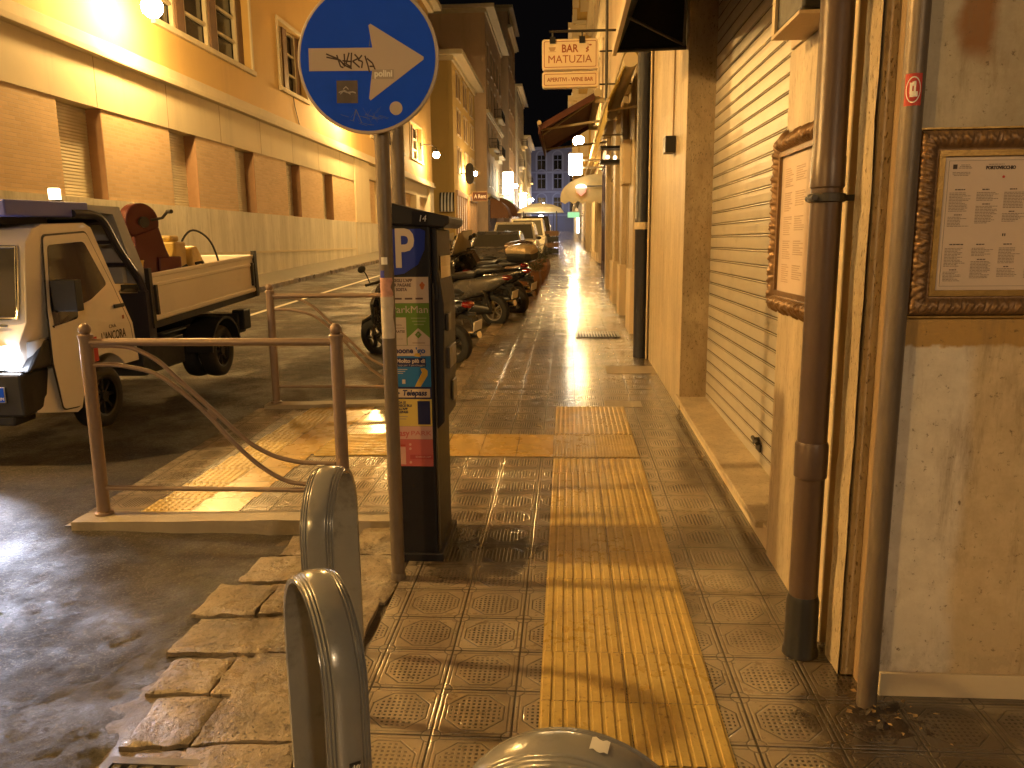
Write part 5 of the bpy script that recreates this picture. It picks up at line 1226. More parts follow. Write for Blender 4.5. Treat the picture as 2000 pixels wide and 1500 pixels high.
# ================================================================== VEHICLES
m_tyre = pm('tyre_rubber', (.018,.017,.016), .75, 0, .2, 20, .001, 90)
m_rim = pm('wheel_rim', (.32,.30,.27), .35, .7, .15)
m_rimd = pm('dark_rim', (.05,.05,.05), .35, .6, .15)
m_chrome = pm('chrome', (.6,.58,.55), .15, 1.0, .05)
m_plastic = pm('black_plastic', (.02,.02,.022), .45, 0, .2, 10)
m_redl = pm('red_lens', (.16,.008,.006), .15, 0, .1, coat=.5)
m_plate = pm('number_plate', (.62,.58,.50), .5, 0, .05)
m_beam = em('headlight_beam',(.80,.86,1.0),6.0)
m_lens = pm('clear_lens', (.5,.5,.5), .1, .3, .05, coat=.6)
def wheel(parent, c, r, wdt, axis='y', rim=m_rim, spokes=5, name='wheel', rr=.62):
    """wheel with axle along local y"""
    t_ = bpy.data.objects.new(name, None)
    m = MB(); prof = [(r*rr,-wdt*.42),(r*.84,-wdt*.5),(r*.97,-wdt*.38),(r,-wdt*.15),(r,wdt*.15),(r*.97,wdt*.38),(r*.84,wdt*.5),(r*rr,wdt*.42)]
    Mx = rot('X', 90) if axis == 'y' else rot('Y', 90)
    m.lathe(prof, n=32, M=Mx, cap=False); w_ = m.build(name, m_tyre, parent, smooth=True, ang=50); w_.location = c
    m = MB(); m.lathe([(r*rr+.004,-wdt*.43),(r*rr-.012,-wdt*.40),(r*rr-.02,-wdt*.1),(r*rr-.02,wdt*.1),(r*rr-.012,wdt*.40),(r*rr+.004,wdt*.43)], n=32, M=Mx, cap=False)
    for k in range(spokes):
        a = 2*PI*k/spokes; Ms = Mx @ rot('Z', math.degrees(a)); m.box(.02, r*rr-.01, -r*.05, r*.05, -wdt*.28, wdt*.28, M=Ms)
    m.lathe([(.001,-wdt*.4),(r*.16,-wdt*.4),(r*.18,0),(r*.16,wdt*.4),(.001,wdt*.4)], n=16, M=Mx)
    m.build('rim', rim, w_, smooth=True, ang=30)
    return w_
def sup(cx, cz, hw, hh, n=20, e=.7):
    P_ = []
    for k in range(n):
        t = 2*PI*k/n; c_, s_ = math.cos(t), math.sin(t)
        P_.append((cx + hw*math.copysign(abs(c_)**e, c_), cz + hh*math.copysign(abs(s_)**e, s_)))
    return P_
def loft(m, secs, n=20, e=.7):
    """secs: (x, z_centre, half width, half height) along local x"""
    m.rings([[(x, p[0], p[1]) for p in sup(0, zc, hw, hh, n, e)] for x, zc, hw, hh in secs])
def scooter(label, loc, rz, body, dark, top=None, screen=True, seed=0, rim=m_rimd, lean=6, big=1.0, seatcol=None):
    t_ = thing('scooter', label, 'scooter', loc, rz, group='scooters and motorbikes parked with their tails to the pavement')
    t_.rotation_euler = (math.radians(-lean), 0, rz); t_.scale = (big, big, big)
    wheel(t_, (.70, 0, .25), .25, .095, rim=rim); wheel(t_, (-.64, 0, .245), .245, .115, rim=rim)
    m = MB(); loft(m, [(.52,.50,.02,.02),(.56,.46,.05,.05),(.70,.535,.065,.03),(.86,.47,.055,.04),(.93,.38,.02,.02)]); m.build('front_mudguard', body, t_, smooth=True)
    m = MB()
    for s in (-1, 1): m.cyl((.70, s*.065, .25), (.54, s*.065, .72), .018, n=10)
    m.cyl((.54,0,.62),(.44,0,.98),.03,n=10); m.build('fork', m_chrome, t_, smooth=True)
    m = MB(); m.rings([[(x + .0, y, z) for x, y, z in sec] for sec in [[(.44-.05*abs(q)*2, q*.30*.8, .30) for q in (-.9,-.5,0,.5,.9)] + [(.40-.05*abs(q)*2, q*.30*.8, .30) for q in (.9,.5,0,-.5,-.9)], [(.60-.10*abs(q)*2, q*.42*.8, .55) for q in (-1,-.5,0,.5,1)] + [(.55-.10*abs(q)*2, q*.42*.8, .55) for q in (1,.5,0,-.5,-1)], [(.56-.10*abs(q)*2, q*.46*.8, .80) for q in (-1,-.5,0,.5,1)] + [(.50-.10*abs(q)*2, q*.46*.8, .80) for q in (1,.5,0,-.5,-1)], [(.46-.06*abs(q)*2, q*.26*.8, 1.0) for q in (-1,-.5,0,.5,1)] + [(.40-.06*abs(q)*2, q*.26*.8, 1.0) for q in (1,.5,0,-.5,-1)]]])
    sh_ = m.build('leg_shield', body, t_, smooth=True, bevel=.01)
    m = MB(); m.sphere((.585,0,.86),.075,14,10,(.5,1.2,.8)); m.build('headlamp', m_lens, sh_, smooth=True)
    m = MB(); loft(m, [(.46,.31,.12,.04),(.2,.28,.17,.045),(-.1,.29,.17,.06),(-.3,.34,.15,.08)]); m.build('footboard', dark, t_, smooth=True)
    m = MB(); loft(m, [(.10,.42,.08,.10),(.02,.52,.15,.17),(-.2,.58,.175,.17),(-.45,.62,.17,.15),(-.72,.68,.13,.11),(-.90,.74,.08,.06),(-.95,.76,.03,.02)]); m.build('rear_body', body, t_, smooth=True)
    m = MB(); loft(m, [(.12,.70,.07,.03),(.06,.76,.13,.05),(-.18,.785,.16,.05),(-.40,.80,.155,.055),(-.46,.86,.14,.05),(-.74,.885,.11,.045),(-.84,.88,.05,.02)]); m.build('seat', seatcol or m_plastic, t_, smooth=True)
    m = MB(); loft(m, [(-.88,.755,.085,.045),(-.96,.75,.07,.035),(-.985,.75,.03,.015)]); m.build('tail_light', m_redl, t_, smooth=True)
    m = MB(); m.box(-1.02,-.80,-.012,.012,.62,.66); m.prism([(-.80,.66),(-.99,.60),(-1.02,.42),(-1.0,.42),(-.95,.58),(-.78,.6)], -.06, .06, 'y'); m.build('rear_mudguard', m_plastic, t_)
    m = MB(); m.box(-.005,.005,-.083,.083,-.060,.060, M=tr(-1.025,0,.50) @ rot('Y', -12)); m.build('number_plate', m_plate, t_)
    m = MB(); m.cyl((.40,-.34,1.03),(.42,-.12,1.02),.018,n=8); m.cyl((.40,.34,1.03),(.42,.12,1.02),.018,n=8); m.cyl((.42,-.14,1.02),(.42,.14,1.02),.02,n=8); hb = m.build('handlebar', m_plastic, t_, smooth=True)
    m = MB()
    for s in (-1, 1): m.tube([(.42,s*.24,1.03),(.44,s*.26,1.14),(.40,s*.34,1.22)], .007, 6); m.sphere((.39,s*.38,1.24),.065,12,8,(.3,1.1,.7))
    m.build('mirror', m_plastic, hb, smooth=True)
    if screen:
        m = MB(); m.grid(8, 6, lambda u, v: (.55 - .20*v - .10*(2*u-1)**2, (u-.5)*.46*(1-.25*v), .92 + .45*v)); m.build('windscreen', pm('perspex',(.50,.44,.34),.12,0,.1,4) if 'perspex' not in bpy.data.materials else bpy.data.materials['perspex'], t_, smooth=True, fix=False)
    m = MB(); loft(m, [(-.10,.30,.10,.09),(-.35,.27,.12,.10),(-.62,.25,.06,.06)]); m.cyl((-.64,.09,.245),(-.55,.12,.60),.03,n=10); m.build('engine', m_rimd, t_, smooth=True)
    m = MB(); m.tube([(-.15,-.10,.22),(-.38,-.14,.22),(-.5,-.15,.27),(-.92,-.15,.34)], [.02,.025,.05,.048], 12); m.build('exhaust', m_chrome, t_, smooth=True)
    m = MB(); m.cyl((-.1,.10,.24),(-.16,.22,.0),.012,n=8); m.build('stand', m_dark, t_)
    if top:
        m = MB(); loft(m, [(-.62,1.0,.05,.05),(-.66,1.02,.19,.11),(-.85,1.02,.21,.125),(-1.02,1.01,.19,.115),(-1.08,1.0,.12,.07)], 24, .6); tb = m.build('top_case', m_plastic, t_, smooth=True)
        m = MB(); loft(m, [(-.60,1.09,.05,.03),(-.66,1.09,.192,.075),(-.85,1.10,.214,.085),(-1.02,1.085,.192,.075),(-1.085,1.06,.12,.03)], 24, .7); m.build('lid', top, tb, smooth=True)
    return t_
paint = lambda n, c, r=.25, cc=.6: pm(n, c, r, .2, .08, 3, coat=cc)
m_sblk = paint('scooter_black', (.02,.02,.022)); m_sgrey = paint('scooter_grey', (.13,.125,.12)); m_scream = paint('scooter_cream', (.60,.48,.32)); m_sbrn = paint('scooter_bronze', (.15,.10,.07)); m_swht = paint('scooter_white', (.62,.55,.44))
gr_ = lambda x, y: G(x, y) - .06
scooter('low black scooter nearest the camera, half hidden behind the parking meter', (-1.82, 9.55, gr_(-1.8, 9.55)), math.radians(150), m_sblk, m_plastic, screen=False, big=.95, lean=9)
scooter('grey scooter with a wide red tail lamp, its silver rear wheel nearest the pavement edge', (-1.72, 13.0, gr_(-1.7, 13.0)), math.radians(152), m_sgrey, m_plastic, screen=True, rim=m_rim, lean=8, big=1.05)
scooter('black scooter with a cream lidded top case, in front of the nearest planter', (-1.50, 14.5, gr_(-1.5, 14.5)), math.radians(152), m_sblk, m_plastic, m_scream, lean=9, big=1.08)
scooter('dark scooter with a rounded bronze and cream top case, behind the cream lidded one', (-1.62, 15.9, gr_(-1.6, 15.9)), math.radians(150), m_sbrn, m_plastic, m_sbrn, lean=8, big=1.1)
scooter('pale scooter with a tall windscreen, farthest left in the row of scooters', (-2.15, 16.9, gr_(-2.2, 16.9)), math.radians(148), m_swht, m_plastic, None, screen=True, lean=8, big=1.05)
scooter('dark scooter deep in the row, only mirrors and seat showing', (-2.55, 15.0, gr_(-2.5, 15.0)), math.radians(150), m_sblk, m_plastic, None, screen=False, lean=8)

m_carglass = pm('car_glass', (.085,.08,.065), .15, 0, .1, 2, coat=.5)
def car(label, loc, L_, W_, H_, col, van=False, on=False, glass_=None, hood=.95, group='cars parked along the kerb'):
    """car with its nose at local y=0, extending to +y"""
    t_ = thing('parked_car', label, 'car', loc, group=group); hw = W_/2; belt = .92 if not van else 1.02
    if van: hood = .62
    prof = [(0,.25),(-.04,.45),(.0,.62),(.10,.74),(hood*.9,belt-.03),(hood+.1,belt),(L_-.25,belt+.02),(L_-.02,belt-.12),(L_,.5),(L_-.05,.25)]
    m = MB(); m.prism(prof, -hw, hw, 'x')
    m.v = [(x*(.86 if (y < .08) else 1)*(1-.05*max(0,(z-.6))), y, z) for x, y, z in m.v]
    for yc in (.80, L_-.75): pass
    m.build('body', col, t_, bevel=.05, smooth=True, ang=50)
    ws = hood + .05; rf = ws + (.55 if van else .72); rr_ = L_ - (.18 if van else .55)
    def cabin(m, x_in, z_in, y_in):
        a = [(ws+y_in, belt+.001), (rf+y_in*.3, H_-z_in), ((rf+rr_)/2, H_+.02-z_in), (rr_-y_in*.3, H_-.03-z_in), (L_-.08-y_in, belt+.001)]
        m.prism(a, -(hw-x_in), hw-x_in, 'x')
        i0 = len(m.v)-10
        for i in range(i0, len(m.v)):
            x, y, z = m.v[i]; m.v[i] = (x*(1 - .17*(z-belt)/(H_-belt)), y, z)
    m = MB(); cabin(m, .03, .0, .0); m.build('roof', col, t_, bevel=.035, smooth=True, ang=50)
    gl = glass_ or m_carglass
    # windscreen and side panes stand 3 mm proud of the shell
    k = lambda z: 1 - .17*(z-belt)/(H_-belt)
    z0_, z1_ = belt+.05, H_-.09
    yw = lambda z: ws + (rf-ws)*(z-belt)/(H_-belt)
    m = MB(); x0_, x1_ = (hw-.03)*k(z0_)-.09, (hw-.03)*k(z1_)-.09
    m.add([(-x0_, yw(z0_)-.012, z0_), (x0_, yw(z0_)-.012, z0_), (x1_, yw(z1_)-.012, z1_), (-x1_, yw(z1_)-.012, z1_)], [(0,1,2,3)]); m.build('windscreen', gl, t_, fix=False)
    for s in (-1, 1):
        for a, b2 in ((ws+.45, (ws+L_)/2), ((ws+L_)/2+.07, L_-.45)):
            m = MB(); X0_, X1_ = ((hw-.03)*k(z0_)+.006)*s, ((hw-.03)*k(z1_)+.006)*s
            m.add([(X0_, a-(.25 if a < ws+.5 else 0), z0_), (X0_, b2, z0_), (X1_, b2, z1_), (X1_, a+.12, z1_)], [(0,1,2,3)]); m.build('side_window', gl, t_, fix=False)
        m = MB(); m.sphere((s*(hw+.07), ws+.42, belt+.08), .1, 12, 8, (.9,.5,.65)); m.build('mirror', m_plastic, t_, smooth=True)
        m = MB(); m.sphere((s*(hw*.72), .03, .66), .13, 14, 8, (1.25,.5,.6)); m.build('headlight', em('headlight_on', (1,.95,.85), 1) if on and s > 0 else m_lens, t_, smooth=True)
        for yc in (.80, L_-.75):
            wheel(t_, (s*(hw-.10), yc, .31), .31, .2, axis='x')
    m = MB(); m.box(-.45,.45,-.045,.02,.34,.50); m.box(-.30,.30,-.03,.02,.60,.68); m.build('grille', m_plastic, t_)
    m = MB(); m.box(-.26,.26,-.055,-.046,.38,.49); m.build('number_plate', m_plate, t_)
    return t_
cz = lambda y: G(-2.1, y) - .055
m_cgry = paint('car_grey', (.15,.14,.125), .3); m_ccrm = paint('car_cream', (.50,.46,.37), .3); m_cwht = paint('car_white', (.62,.58,.50), .3); m_cdrk = paint('car_dark', (.04,.035,.03), .3)
car('dark grey small car with a broad windscreen, first in the parked row behind the scooters', (-2.12, 23.2, cz(23.2)), 3.9, 1.68, 1.42, m_cgry)
car('pale tall hatchback second in the parked row', (-1.98, 29.5, cz(29.5)), 4.3, 1.75, 1.70, m_ccrm, van=True)
car('white people carrier third in the parked row, one lamp gleaming', (-1.86, 37.0, cz(37)), 4.4, 1.8, 1.88, m_cwht, van=True)
car('dark van fourth in the parked row', (-1.80, 45.5, cz(45.5)), 4.8, 1.85, 2.05, m_cdrk, van=True)
car('dark low car far up the parked row, beyond the dark van', (-1.75, 53, cz(53)), 4.2, 1.75, 1.5, m_cdrk)
# crates and a cloth-topped stall beyond the last cars
ct = thing('crate_stack', 'dark slatted crates stacked at the pavement edge beyond the parked cars', 'crates', (-.75, 42, G(-.75, 42)))
for k in range(4): m = MB(); m.box(-.35,.35,-.3,.3,.30*k+.02,.30*k+.20); m.box(-.36,.36,-.31,.31,.30*k+.2,.30*k+.27); m.build('crate', m_persian if k % 2 else m_plastic, ct)
ub = thing('canopy', 'round white canopy of a pavement stall far up the street', 'canopy', (-2.4, 75, G(-2.4, 75)))
m = MB(); m.lathe([(2.2,2.5),(1.9,2.95),(1.1,3.25),(.05,3.4)], n=12); m.build('cloth', pm('canopy_cloth',(.62,.62,.50),.8), ub, smooth=True)
for s in (-1,1):
    for q in (-1,1): m = MB(); m.cyl((s*1.5,q*1.5,0),(s*1.5,q*1.5,2.6),.05,n=6); m.build('pole', m_dark, ub)
wc = thing('wall_clock_lamp', 'round bright lamp hanging beneath the far white canopy', 'lamp', (-2.3, 73, G(-2.4, 73)+2.0))
m = MB(); m.sphere((0,0,0),.28,12,8); m.build('globe', em('stall_light',(1,.95,.85),6), wc, smooth=True)
m = MB(); m.cyl((0,0,.25),(0,0,.7),.03,n=6); m.build('cord', m_dark, wc)

# ------------------------------------------------------------------ the tipper truck
TX, TY = -4.35, 4.82
tk = thing('tipper_truck', 'cream mini tipper truck with blue roof board, headlight on, tools in its bed', 'truck', (TX, TY, .115))
tk.rotation_euler = (math.atan(SL), 0, 0)
m_tc = pm('truck_cream', (.80,.75,.66), .32, 0, .08, 2, 0, 60, .05, .15, coat=.3); m_tblue = pm('truck_blue_board', (.10,.12,.50), .5, 0, .12, 4, .001, 60); m_tgrey = pm('truck_grey_plate', (.33,.36,.44), .5, .1, .1, 3)
HW = .75
def shape_x(m, z_b=.92, k=.15, nose=True):
    out = []
    for x, y, z in m.v:
        if z > z_b: x = x*(1 - k*(z-z_b))
        if nose and y < .46: x = x*(1 - .10*(.46-y)/.25)
        out.append((x, y, z))
    m.v = out; return m
def arc(cy, cz, r, a0, a1, n=10): return [(cy + r*math.cos(math.radians(a0+(a1-a0)*k/n)), cz + r*math.sin(math.radians(a0+(a1-a0)*k/n))) for k in range(n+1)]
cab = [(.30,.30),(.24,.36),(.21,.56),(.23,.80),(.30,.93),(.42,1.46),(.50,1.55),(.62,1.585),(1.12,1.595),(1.20,1.56),(1.36,1.12),(1.52,.78),(1.56,.46)] + arc(1.08,.26,.33,38,142,10)[0:] + [(.72,.24),(.66,.22)]
m = MB()
def prism_tri(m, poly, a0, a1):
    from mathutils.geometry import tessellate_polygon
    tris = tessellate_polygon([[Vector((p[0], p[1], 0)) for p in poly]]); n = len(poly)
    vs = [(a0, p[0], p[1]) for p in poly] + [(a1, p[0], p[1]) for p in poly]
    m.add(vs, [t for t in tris] + [tuple(i+n for i in t) for t in tris] + [(i, (i+1) % n, n+(i+1) % n, n+i) for i in range(n)])
prism_tri(m, cab, -HW, HW); shape_x(m); cb = m.build('cab', m_tc, tk, bevel=.045, smooth=True, ang=40)
def xs_(y, z, off=.004): return (HW*(1-.15*max(0, z-.92))*(1-.10*max(0,(.46-y))/.25) + off)
def side_panel(m, pts, off=.006, s=1, th=.004):
    from mathutils.geometry import tessellate_polygon
    tris = tessellate_polygon([[Vector((p[0], p[1], 0)) for p in pts]]); n = len(pts)
    vs = [(s*xs_(y, z, off), y, z) for y, z in pts] + [(s*xs_(y, z, off-th), y, z) for y, z in pts]
    m.add(vs, [t for t in tris] + [(i, (i+1) % n, n+(i+1) % n, n+i) for i in range(n)])
def rpoly(pts, r=.03, n=4):
    out = []; L_ = len(pts)
    for i in range(L_):
        p, a, b2 = Vector(pts[i]), Vector(pts[i-1]), Vector(pts[(i+1) % L_]); da = (a-p); db = (b2-p); q = min(r, da.length*.45, db.length*.45); A = p + da.normalized()*q; B = p + db.normalized()*q
        for k in range(n+1): t = k/n; out.append(tuple((1-t)**2*A + 2*t*(1-t)*p + t*t*B))
    return out
for s in (-1, 1):
    m = MB(); door = rpoly([(.50,.28),(.45,.62),(.46,.96),(.60,1.50),(1.11,1.52),(1.30,1.12),(1.47,.76),(1.49,.58),(1.42,.585),(1.30,.60),(1.08,.64),(.86,.58),(.76,.42),(.70,.26)], .035)
    cc = (sum(p[0] for p in door)/len(door), sum(p[1] for p in door)/len(door)); big_ = [(cc[0]+(p[0]-cc[0])*1.025, cc[1]+(p[1]-cc[1])*1.018) for p in door]; sm_ = MB(); side_panel(sm_, big_, .003, s, .003); sm_.build('door_gap_shade', m_plastic, tk, fix=False)  # oversized dark plate behind the door paints the shade in its gap
    side_panel(m, door, .006, s, .003); dr = m.build('door', m_tc, tk, fix=False, bevel=.0)
    m = MB(); side_panel(m, rpoly([(.50,.86),(.50,1.02),(.62,1.44),(1.05,1.455),(1.23,1.12),(.98,1.02),(.80,.99),(.78,.90),(.47,.885)], .035), .010, s, .003); m.build('window', glass('cab_glass',(.02,.02,.035),.08) if 'cab_glass' not in bpy.data.materials else bpy.data.materials['cab_glass'], dr, fix=False)
    m = MB(); m.box(s*(xs_(1.3,.9)-.002), s*(xs_(1.3,.9)+.012), 1.26, 1.40, .925, .955) if s > 0 else m.box(-(xs_(1.3,.9)+.012), -(xs_(1.3,.9)-.002), 1.26, 1.40, .925, .955); m.build('handle', m_plastic, dr, bevel=.004)
    # mirror on its arm
    m = MB(); m.box(s*.75 if s > 0 else -.93, s*.75+.18 if s > 0 else -.75, .52, .60, .98, 1.20); m.tube([(s*.72,.56,.95),(s*.80,.56,1.02)], .012, 6); m.tube([(s*.70,.56,1.16),(s*.80,.56,1.14)], .012, 6); m.build('mirror', m_plastic, tk, bevel=.02)
dr_r = [o for o in tk.children if o.name.startswith('door')][-1]
MR = Matrix(((0,0,1,0),(1,0,0,0),(0,1,0,0),(0,0,0,1)))     # text in (x,y)->(y,z), facing +x
text("L'ANCORA", .098, m_inkd, dr_r, tr(xs_(1,.7,.0085), 1.215, .715) @ MR, bold=.0012, width=.34)
text('C.N.A.', .040, m_inkd, dr_r, tr(xs_(1,.7,.0085), 1.21, .790) @ MR, width=.10)
m = MB(); m.box(xs_(1,.6,.0075), xs_(1,.6,.0085), 1.06, 1.36, .655, .660); m.box(xs_(1,.6,.0075), xs_(1,.6,.0085), 1.18, 1.36, .622, .632); m.build('small_lettering', m_rust, dr_r)
m = MB(); m.box(xs_(1,.6,.0075), xs_(1,.6,.0085), .80, .98, .55, .74); m.build('red_square', m_red, dr_r)
m = MB(); m.box(xs_(1,.85,.0075), xs_(1,.85,.0085), 1.36, 1.385, .83, .86); m.build('badge', m_rust, dr_r)
# windscreen with rubber surround, wiper
m = MB(); 
def wsp(u, v, off): 
    y = .307 + .108*v; z = .955 + .475*v; hw_ = (HW*(1-.15*max(0,z-.92))*(1-.10*max(0,.46-y)/.25)-.055); return ((2*u-1)*hw_, y - off*.94 - .012*(1-(2*u-1)**2), z + off*.33)
m.grid(12, 6, lambda u, v: wsp(u, v, .012)); m.build('windscreen', glass('screen_dark',(.05,.045,.04),.05), tk, smooth=True, fix=False)
m = MB(); rim_ = [wsp(u, v, .014) for u, v in [(i/10,0) for i in range(10)] + [(1,i/5) for i in range(5)] + [(1-i/10,1) for i in range(10)] + [(0,1-i/5) for i in range(5)]]; m.tube(rim_, .012, 8, closed=True); m.build('screen_rubber', m_chrome, tk, smooth=True)
m = MB(); m.tube([(.40,.26,.93),(.05,.28,1.06)], .007, 6); m.tube([(.58,.27,.91),(.40,.26,.93)], .009, 6); m.build('wiper', m_plastic, tk)
m = MB(); m.box(-.70,.70,.165,.47,.30,.60); m.box(-.58,.58,.22,.45,.22,.299); m.prism([(.20,.601),(.47,.601),(.47,.80),(.40,.80)], -.742, .742, 'x'); m.build('bumper', m_plastic, tk, bevel=.02)
for s in (-1, 1):
    # lamp wraps round the corner
    m = MB(); P_ = []
    for u in range(9):
        a = u/8; x = s*(.34 + .395*min(1, a*1.25)); y = .185 + .22*max(0, a-.42)**1.2*2.0; P_.append((x, y, a))
    lo = [(x, y, .60 + .10*a*a) for x, y, a in P_]; hi = [(x, y + .015, .76 + .05*a) for x, y, a in P_]; inn = [(x*.97, y+.08, z) for x, y, z in hi]; inl = [(x*.97, y+.08, z) for x, y, z in lo]
    m.rings([[lo[i], hi[i], inn[i], inl[i]] for i in range(9)]); hl = m.build('headlight', m_lens, tk, smooth=True, ang=50)
    m = MB(); m.sphere((s*.57,.195,.690),.072,16,10,(1.9,.42,.9)); m.build('bulb', m_beam, hl, smooth=True)
m = MB(); m.box(.12,.585,.148,.158,.405,.510); np_ = m.build('number_plate', m_plate, tk)
text('FT', .085, m_inkd, np_, tr(.50, .1475, .457) @ MX, width=.10); m = MB(); m.box(.545,.583,.1465,.1475,.408,.507); bp = m.build('blue_band', m_sblue, np_); text('IM', .030, m_white, bp, tr(.564, .146, .43) @ MX)
text('RP 18', .085, m_inkd, np_, tr(.22, -.0885, .45) @ MX, width=.14) if False else None
for s in (-1, 1):
    wheel(tk, (s*(HW-.10), 1.08, .25), .25, .17, axis='x', rim=m_rimd, spokes=8); 
    wheel(tk, (s*(HW-.09), 3.24, .27), .27, .17, axis='x', rim=m_rimd, spokes=8); wheel(tk, (s*(HW-.29), 3.24, .27), .27, .17, axis='x', rim=m_rimd, spokes=8)
    m = MB(); q = arc(3.24,.27,.34,10,175,14); q2 = arc(3.24,.27,.365,10,175,14); m.rings([[(s*.50,a[0],a[1]),(s*.78,a[0],a[1]),(s*.78,b2[0],b2[1]),(s*.50,b2[0],b2[1])] for a, b2 in zip(q, q2)]); m.build('mudguard', m_plastic, tk, smooth=True, ang=50)
m = MB(); m.box(-.35,-.25,1.3,4.0,.38,.52); m.box(.25,.35,1.3,4.0,.38,.52); m.box(-.7,.7,3.75,3.95,.38,.60); m.box(.38,.68,1.75,2.5,.28,.55); m.cyl((-.6,3.24,.27),(.6,3.24,.27),.05,n=10); m.box(-.30,.30,1.6,2.4,.55,.66); m.build('chassis', m_plastic, tk, bevel=.01)
m = MB(); m.box(.62,.76,3.78,3.96,.42,.64); m.box(-.76,-.62,3.78,3.96,.42,.64); m.build('rear_bumper', m_plastic, tk, bevel=.01, split=True)
# roof board, beacon, headboard frame
m = MB(); m.box(-.70,.70,.24,1.16,1.635,1.745); m.build('roof_board', m_tblue, tk, bevel=.01)
m = MB(); m.box(-.5,.5,.35,.95,1.588,1.64); m.build('board_support', m_plastic, tk)
m = MB(); m.lathe([(.055,0),(.05,.015),(.04,.02)], c=(.55,1.00,1.746), n=16); bcn = m.build('beacon', m_plastic, tk); m = MB(); m.lathe([(.040,.02),(.043,.09),(.036,.10),(.005,.10)], c=(.55,1.00,1.746), n=16); m.build('beacon_glow', em('beacon_glow',(1,.62,.30),1.2), bcn, smooth=True)
m = MB()
for s in (-1, 1):
    m.tube(smooth_curve([(s*.70,.95,1.66),(s*.70,1.20,1.655),(s*.70,1.34,1.60),(s*.71,1.50,1.38),(s*.72,1.78,1.06),(s*.72,1.82,.75)], 6), .030, 8); m.box(s*.72-.035, s*.72+.035, 1.76, 1.88, .55, 1.02)
m.cyl((-.7,1.34,1.60),(.7,1.34,1.60),.025,n=8); m.cyl((-.71,1.6,1.25),(.71,1.6,1.25),.02,n=8); m.cyl((-.71,1.45,1.44),(.71,1.45,1.44),.015,n=8); m.box(-.72,.72,1.80,1.86,.60,1.0); m.build('headboard_frame', pm('frame_blueblack',(.03,.03,.05),.4), tk, smooth=True, ang=40)
m = MB(); m.prism([(1.17,1.73),(1.62,1.72),(1.92,1.18),(1.92,1.08),(1.80,1.08),(1.52,1.66),(1.17,1.68)], -.70, .68, 'x'); m.box(-.68,.66,1.60,1.66,1.1,1.7); m.build('folded_board', m_tgrey, tk)
# tipping bed, tilted
bed = Matrix.Translation((0,1.86,.74)) @ rot('X', 1.7)
m = MB(); m.box(-.74,.74,0,2.36,-.06,0, M=bed); m.box(-.4,.4,.1,2.2,-.12,-.061, M=bed); m.build('bed_floor', m_plastic, tk)
def bedside(x0, x1, y0, y1, name='bed_side', ribs=True):
    m = MB(); m.box(x0, x1, y0, y1, .001, .42, M=bed)
    if x1 - x0 < .1:
        s = 1 if x0 > 0 else -1; e0 = x1 if s > 0 else x0
        for za, zb in ((.01,.05),(.30,.335),(.385,.425)): m.box(min(e0, e0+s*.012), max(e0, e0+s*.012), y0, y1, za, zb, M=bed)
    else:
        for za, zb in ((.30,.335),(.385,.425)): m.box(x0, x1, y1, y1+.012, za, zb, M=bed)
    return m.build(name, m_tc, tk, bevel=.006)
bedside(.715, .745, .02, 2.33); bedside(-.745, -.715, .02, 2.33); bedside(-.714, .714, 2.33, 2.355, 'tailgate')
m = MB()
for s in (-1, 1):
    m.box(s*.765-.015, s*.765+.015, .045, .075, .06, .32, M=bed); m.box(s*.765-.015, s*.765+.015, 2.23, 2.26, .08, .34, M=bed); m.box(s*.75-.02, s*.75+.02, 2.32, 2.39, -.05, .47, M=bed); m.box(s*.75-.02, s*.75+.02, -.03, .018, -.05, .47, M=bed)
m.build('hinge', m_dark, tk, split=True)
# load
def onbed(x, y, z): v = bed @ Vector((x, y, z)); return (TX+v.x, TY+v.y, .115+v.z+SL*v.y)
hr = thing('hose_reel', 'dark red round hose reel housing standing in the truck bed', 'hose reel', onbed(.40, .62, .003), -.45)
m_dred = pm('dark_red_paint', (.085,.014,.014), .45, .1, .2, 6)
m = MB(); m.cyl((-.06,-.06,.84),(.06,-.06,.84),.175,n=32); m.prism([(-.10,0),(.26,0),(.24,.42),(.16,.60),(.10,.80),(-.17,.72),(-.16,.4)], -.07, .07, 'x'); m.box(-.10,.10,.05,.30,.20,.52); m.build('housing', m_dred, hr, bevel=.012, smooth=True, ang=40)
m = MB(); m.cyl((.061,-.06,.84),(.09,-.06,.84),.05,n=16); m.tube([(.10,0,.86),(.13,.10,.88),(.13,.16,.94)], .014, 6); m.cyl((.13,.16,.94),(.19,.16,.94),.02,n=8); m.build('crank', m_dark, hr, smooth=True)
mp = thing('plate_compactor', 'worn yellow site machine with a jutting handle in the truck bed', 'machine', onbed(.40, 1.02, .003))
m_ymach = pm('worn_yellow', (.50,.33,.07), .5, 0, .3, 12, .001, 60, .1, .6)
m = MB(); m.box(-.12,.14,-.14,.10,.05,.64); m.prism([(.14,.05),(.50,.05),(.42,.46),(.30,.60),(.16,.58)], -.12, .16, 'x'); m.box(-.1,.1,-.12,.05,.641,.70); m.build('casing', m_ymach, mp, bevel=.02)
m = MB(); m.box(-.25,.25,-.3,.5,.0,.049); m.cyl((.15,-.1,.35),(.22,-.05,.40),.03,n=8); m.tube([(.2,.15,.42),(.24,.22,.44),(.24,.3,.3)], .018, 6); m.build('engine', m_plastic, mp, bevel=.01)
hs_ = thing('hose', 'thin black hose arching over the truck bed side', 'hose', onbed(.45, 1.22, .003))
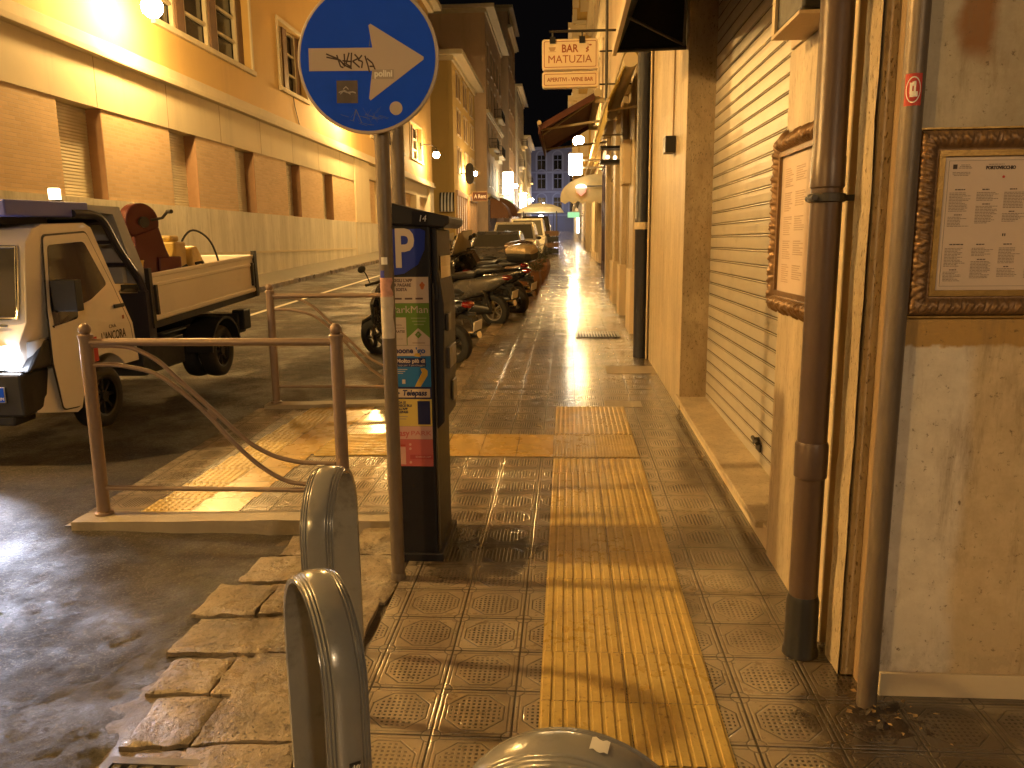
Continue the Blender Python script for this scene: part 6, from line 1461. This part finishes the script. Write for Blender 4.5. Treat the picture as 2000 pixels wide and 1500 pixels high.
m = MB(); m.tube(smooth_curve([(-.1,0,.0),(-.05,0,.50),(.0,.20,.74),(.05,.50,.66),(.05,.72,.40),(.05,.80,.02)], 6), .011, 8); m.build('hose', m_plastic, hs_, smooth=True)
bg2 = thing('rubble_bag', 'dark heap of bags and sacks beside the red reel in the truck bed', 'bag', onbed(.30, .62, .003))
m = MB(); m.sphere((0,0,.14),.20,16,10,(1,1.1,.8)); m.sphere((.12,-.3,.12),.17,16,10,(1,1.1,.8))
m.v = [(x+.02*mnoise.noise((x*9,y*9,z*9)), y+.02*mnoise.noise((x*9,y*9,z*9+4)), max(0, z+.03*mnoise.noise((x*7,y*7,z*7+9)))) for x, y, z in m.v]; m.build('sacks', m_plastic, bg2, smooth=True)
bkt = thing('bucket', 'pale yellow bucket against the grey board in the truck bed', 'bucket', onbed(.42, .30, .003))
m = MB(); m.lathe([(.07,.30),(.075,.30),(.10,.50),(.105,.50),(.105,.51),(.095,.51),(.07,.31)], n=20, cap=False); m.lathe([(.001,.30),(.075,.30)], n=20, cap=False); m.build('pail', m_ymach, bkt, smooth=True); m = MB(); m.box(-.08,.08,-.08,.08,0,.299); m.build('base_block', m_plastic, bkt)

# the truck's own headlight throws a cool beam on the road
for s in (-1, 1):
    ld = bpy.data.lights.new('headlight_spot', 'SPOT'); ld.energy = 70; ld.color = (.72, .78, 1.0); ld.spot_size = math.radians(95); ld.spot_blend = .7; ld.shadow_soft_size = .05
    lo_ = bpy.data.objects.new('headlight_spot', ld); C.objects.link(lo_); lo_.parent = tk; lo_.location = (s*.50, .10, .66); lo_.rotation_euler = (math.radians(72), 0, math.radians(180-12*0))
lamp(-7.95, -8.5, 5.4, -8.8, 'globe street lamp behind the viewer, out of frame')

l2_ = thing('street_lamp', 'cooler globe street lamp on a post behind the viewer, out of frame', 'lamp', (3.2, -6.5, 4.6))
m = MB(); m.sphere((0,0,0), .2, 16, 10); m.build('globe', em('lamp_globe_cool', (1.0,.68,.36), 48), l2_, smooth=True)
m = MB(); m.cyl((0,0,-4.7),(0,0,-.19),.05,n=12); m.build('post', m_dark, l2_, smooth=True)
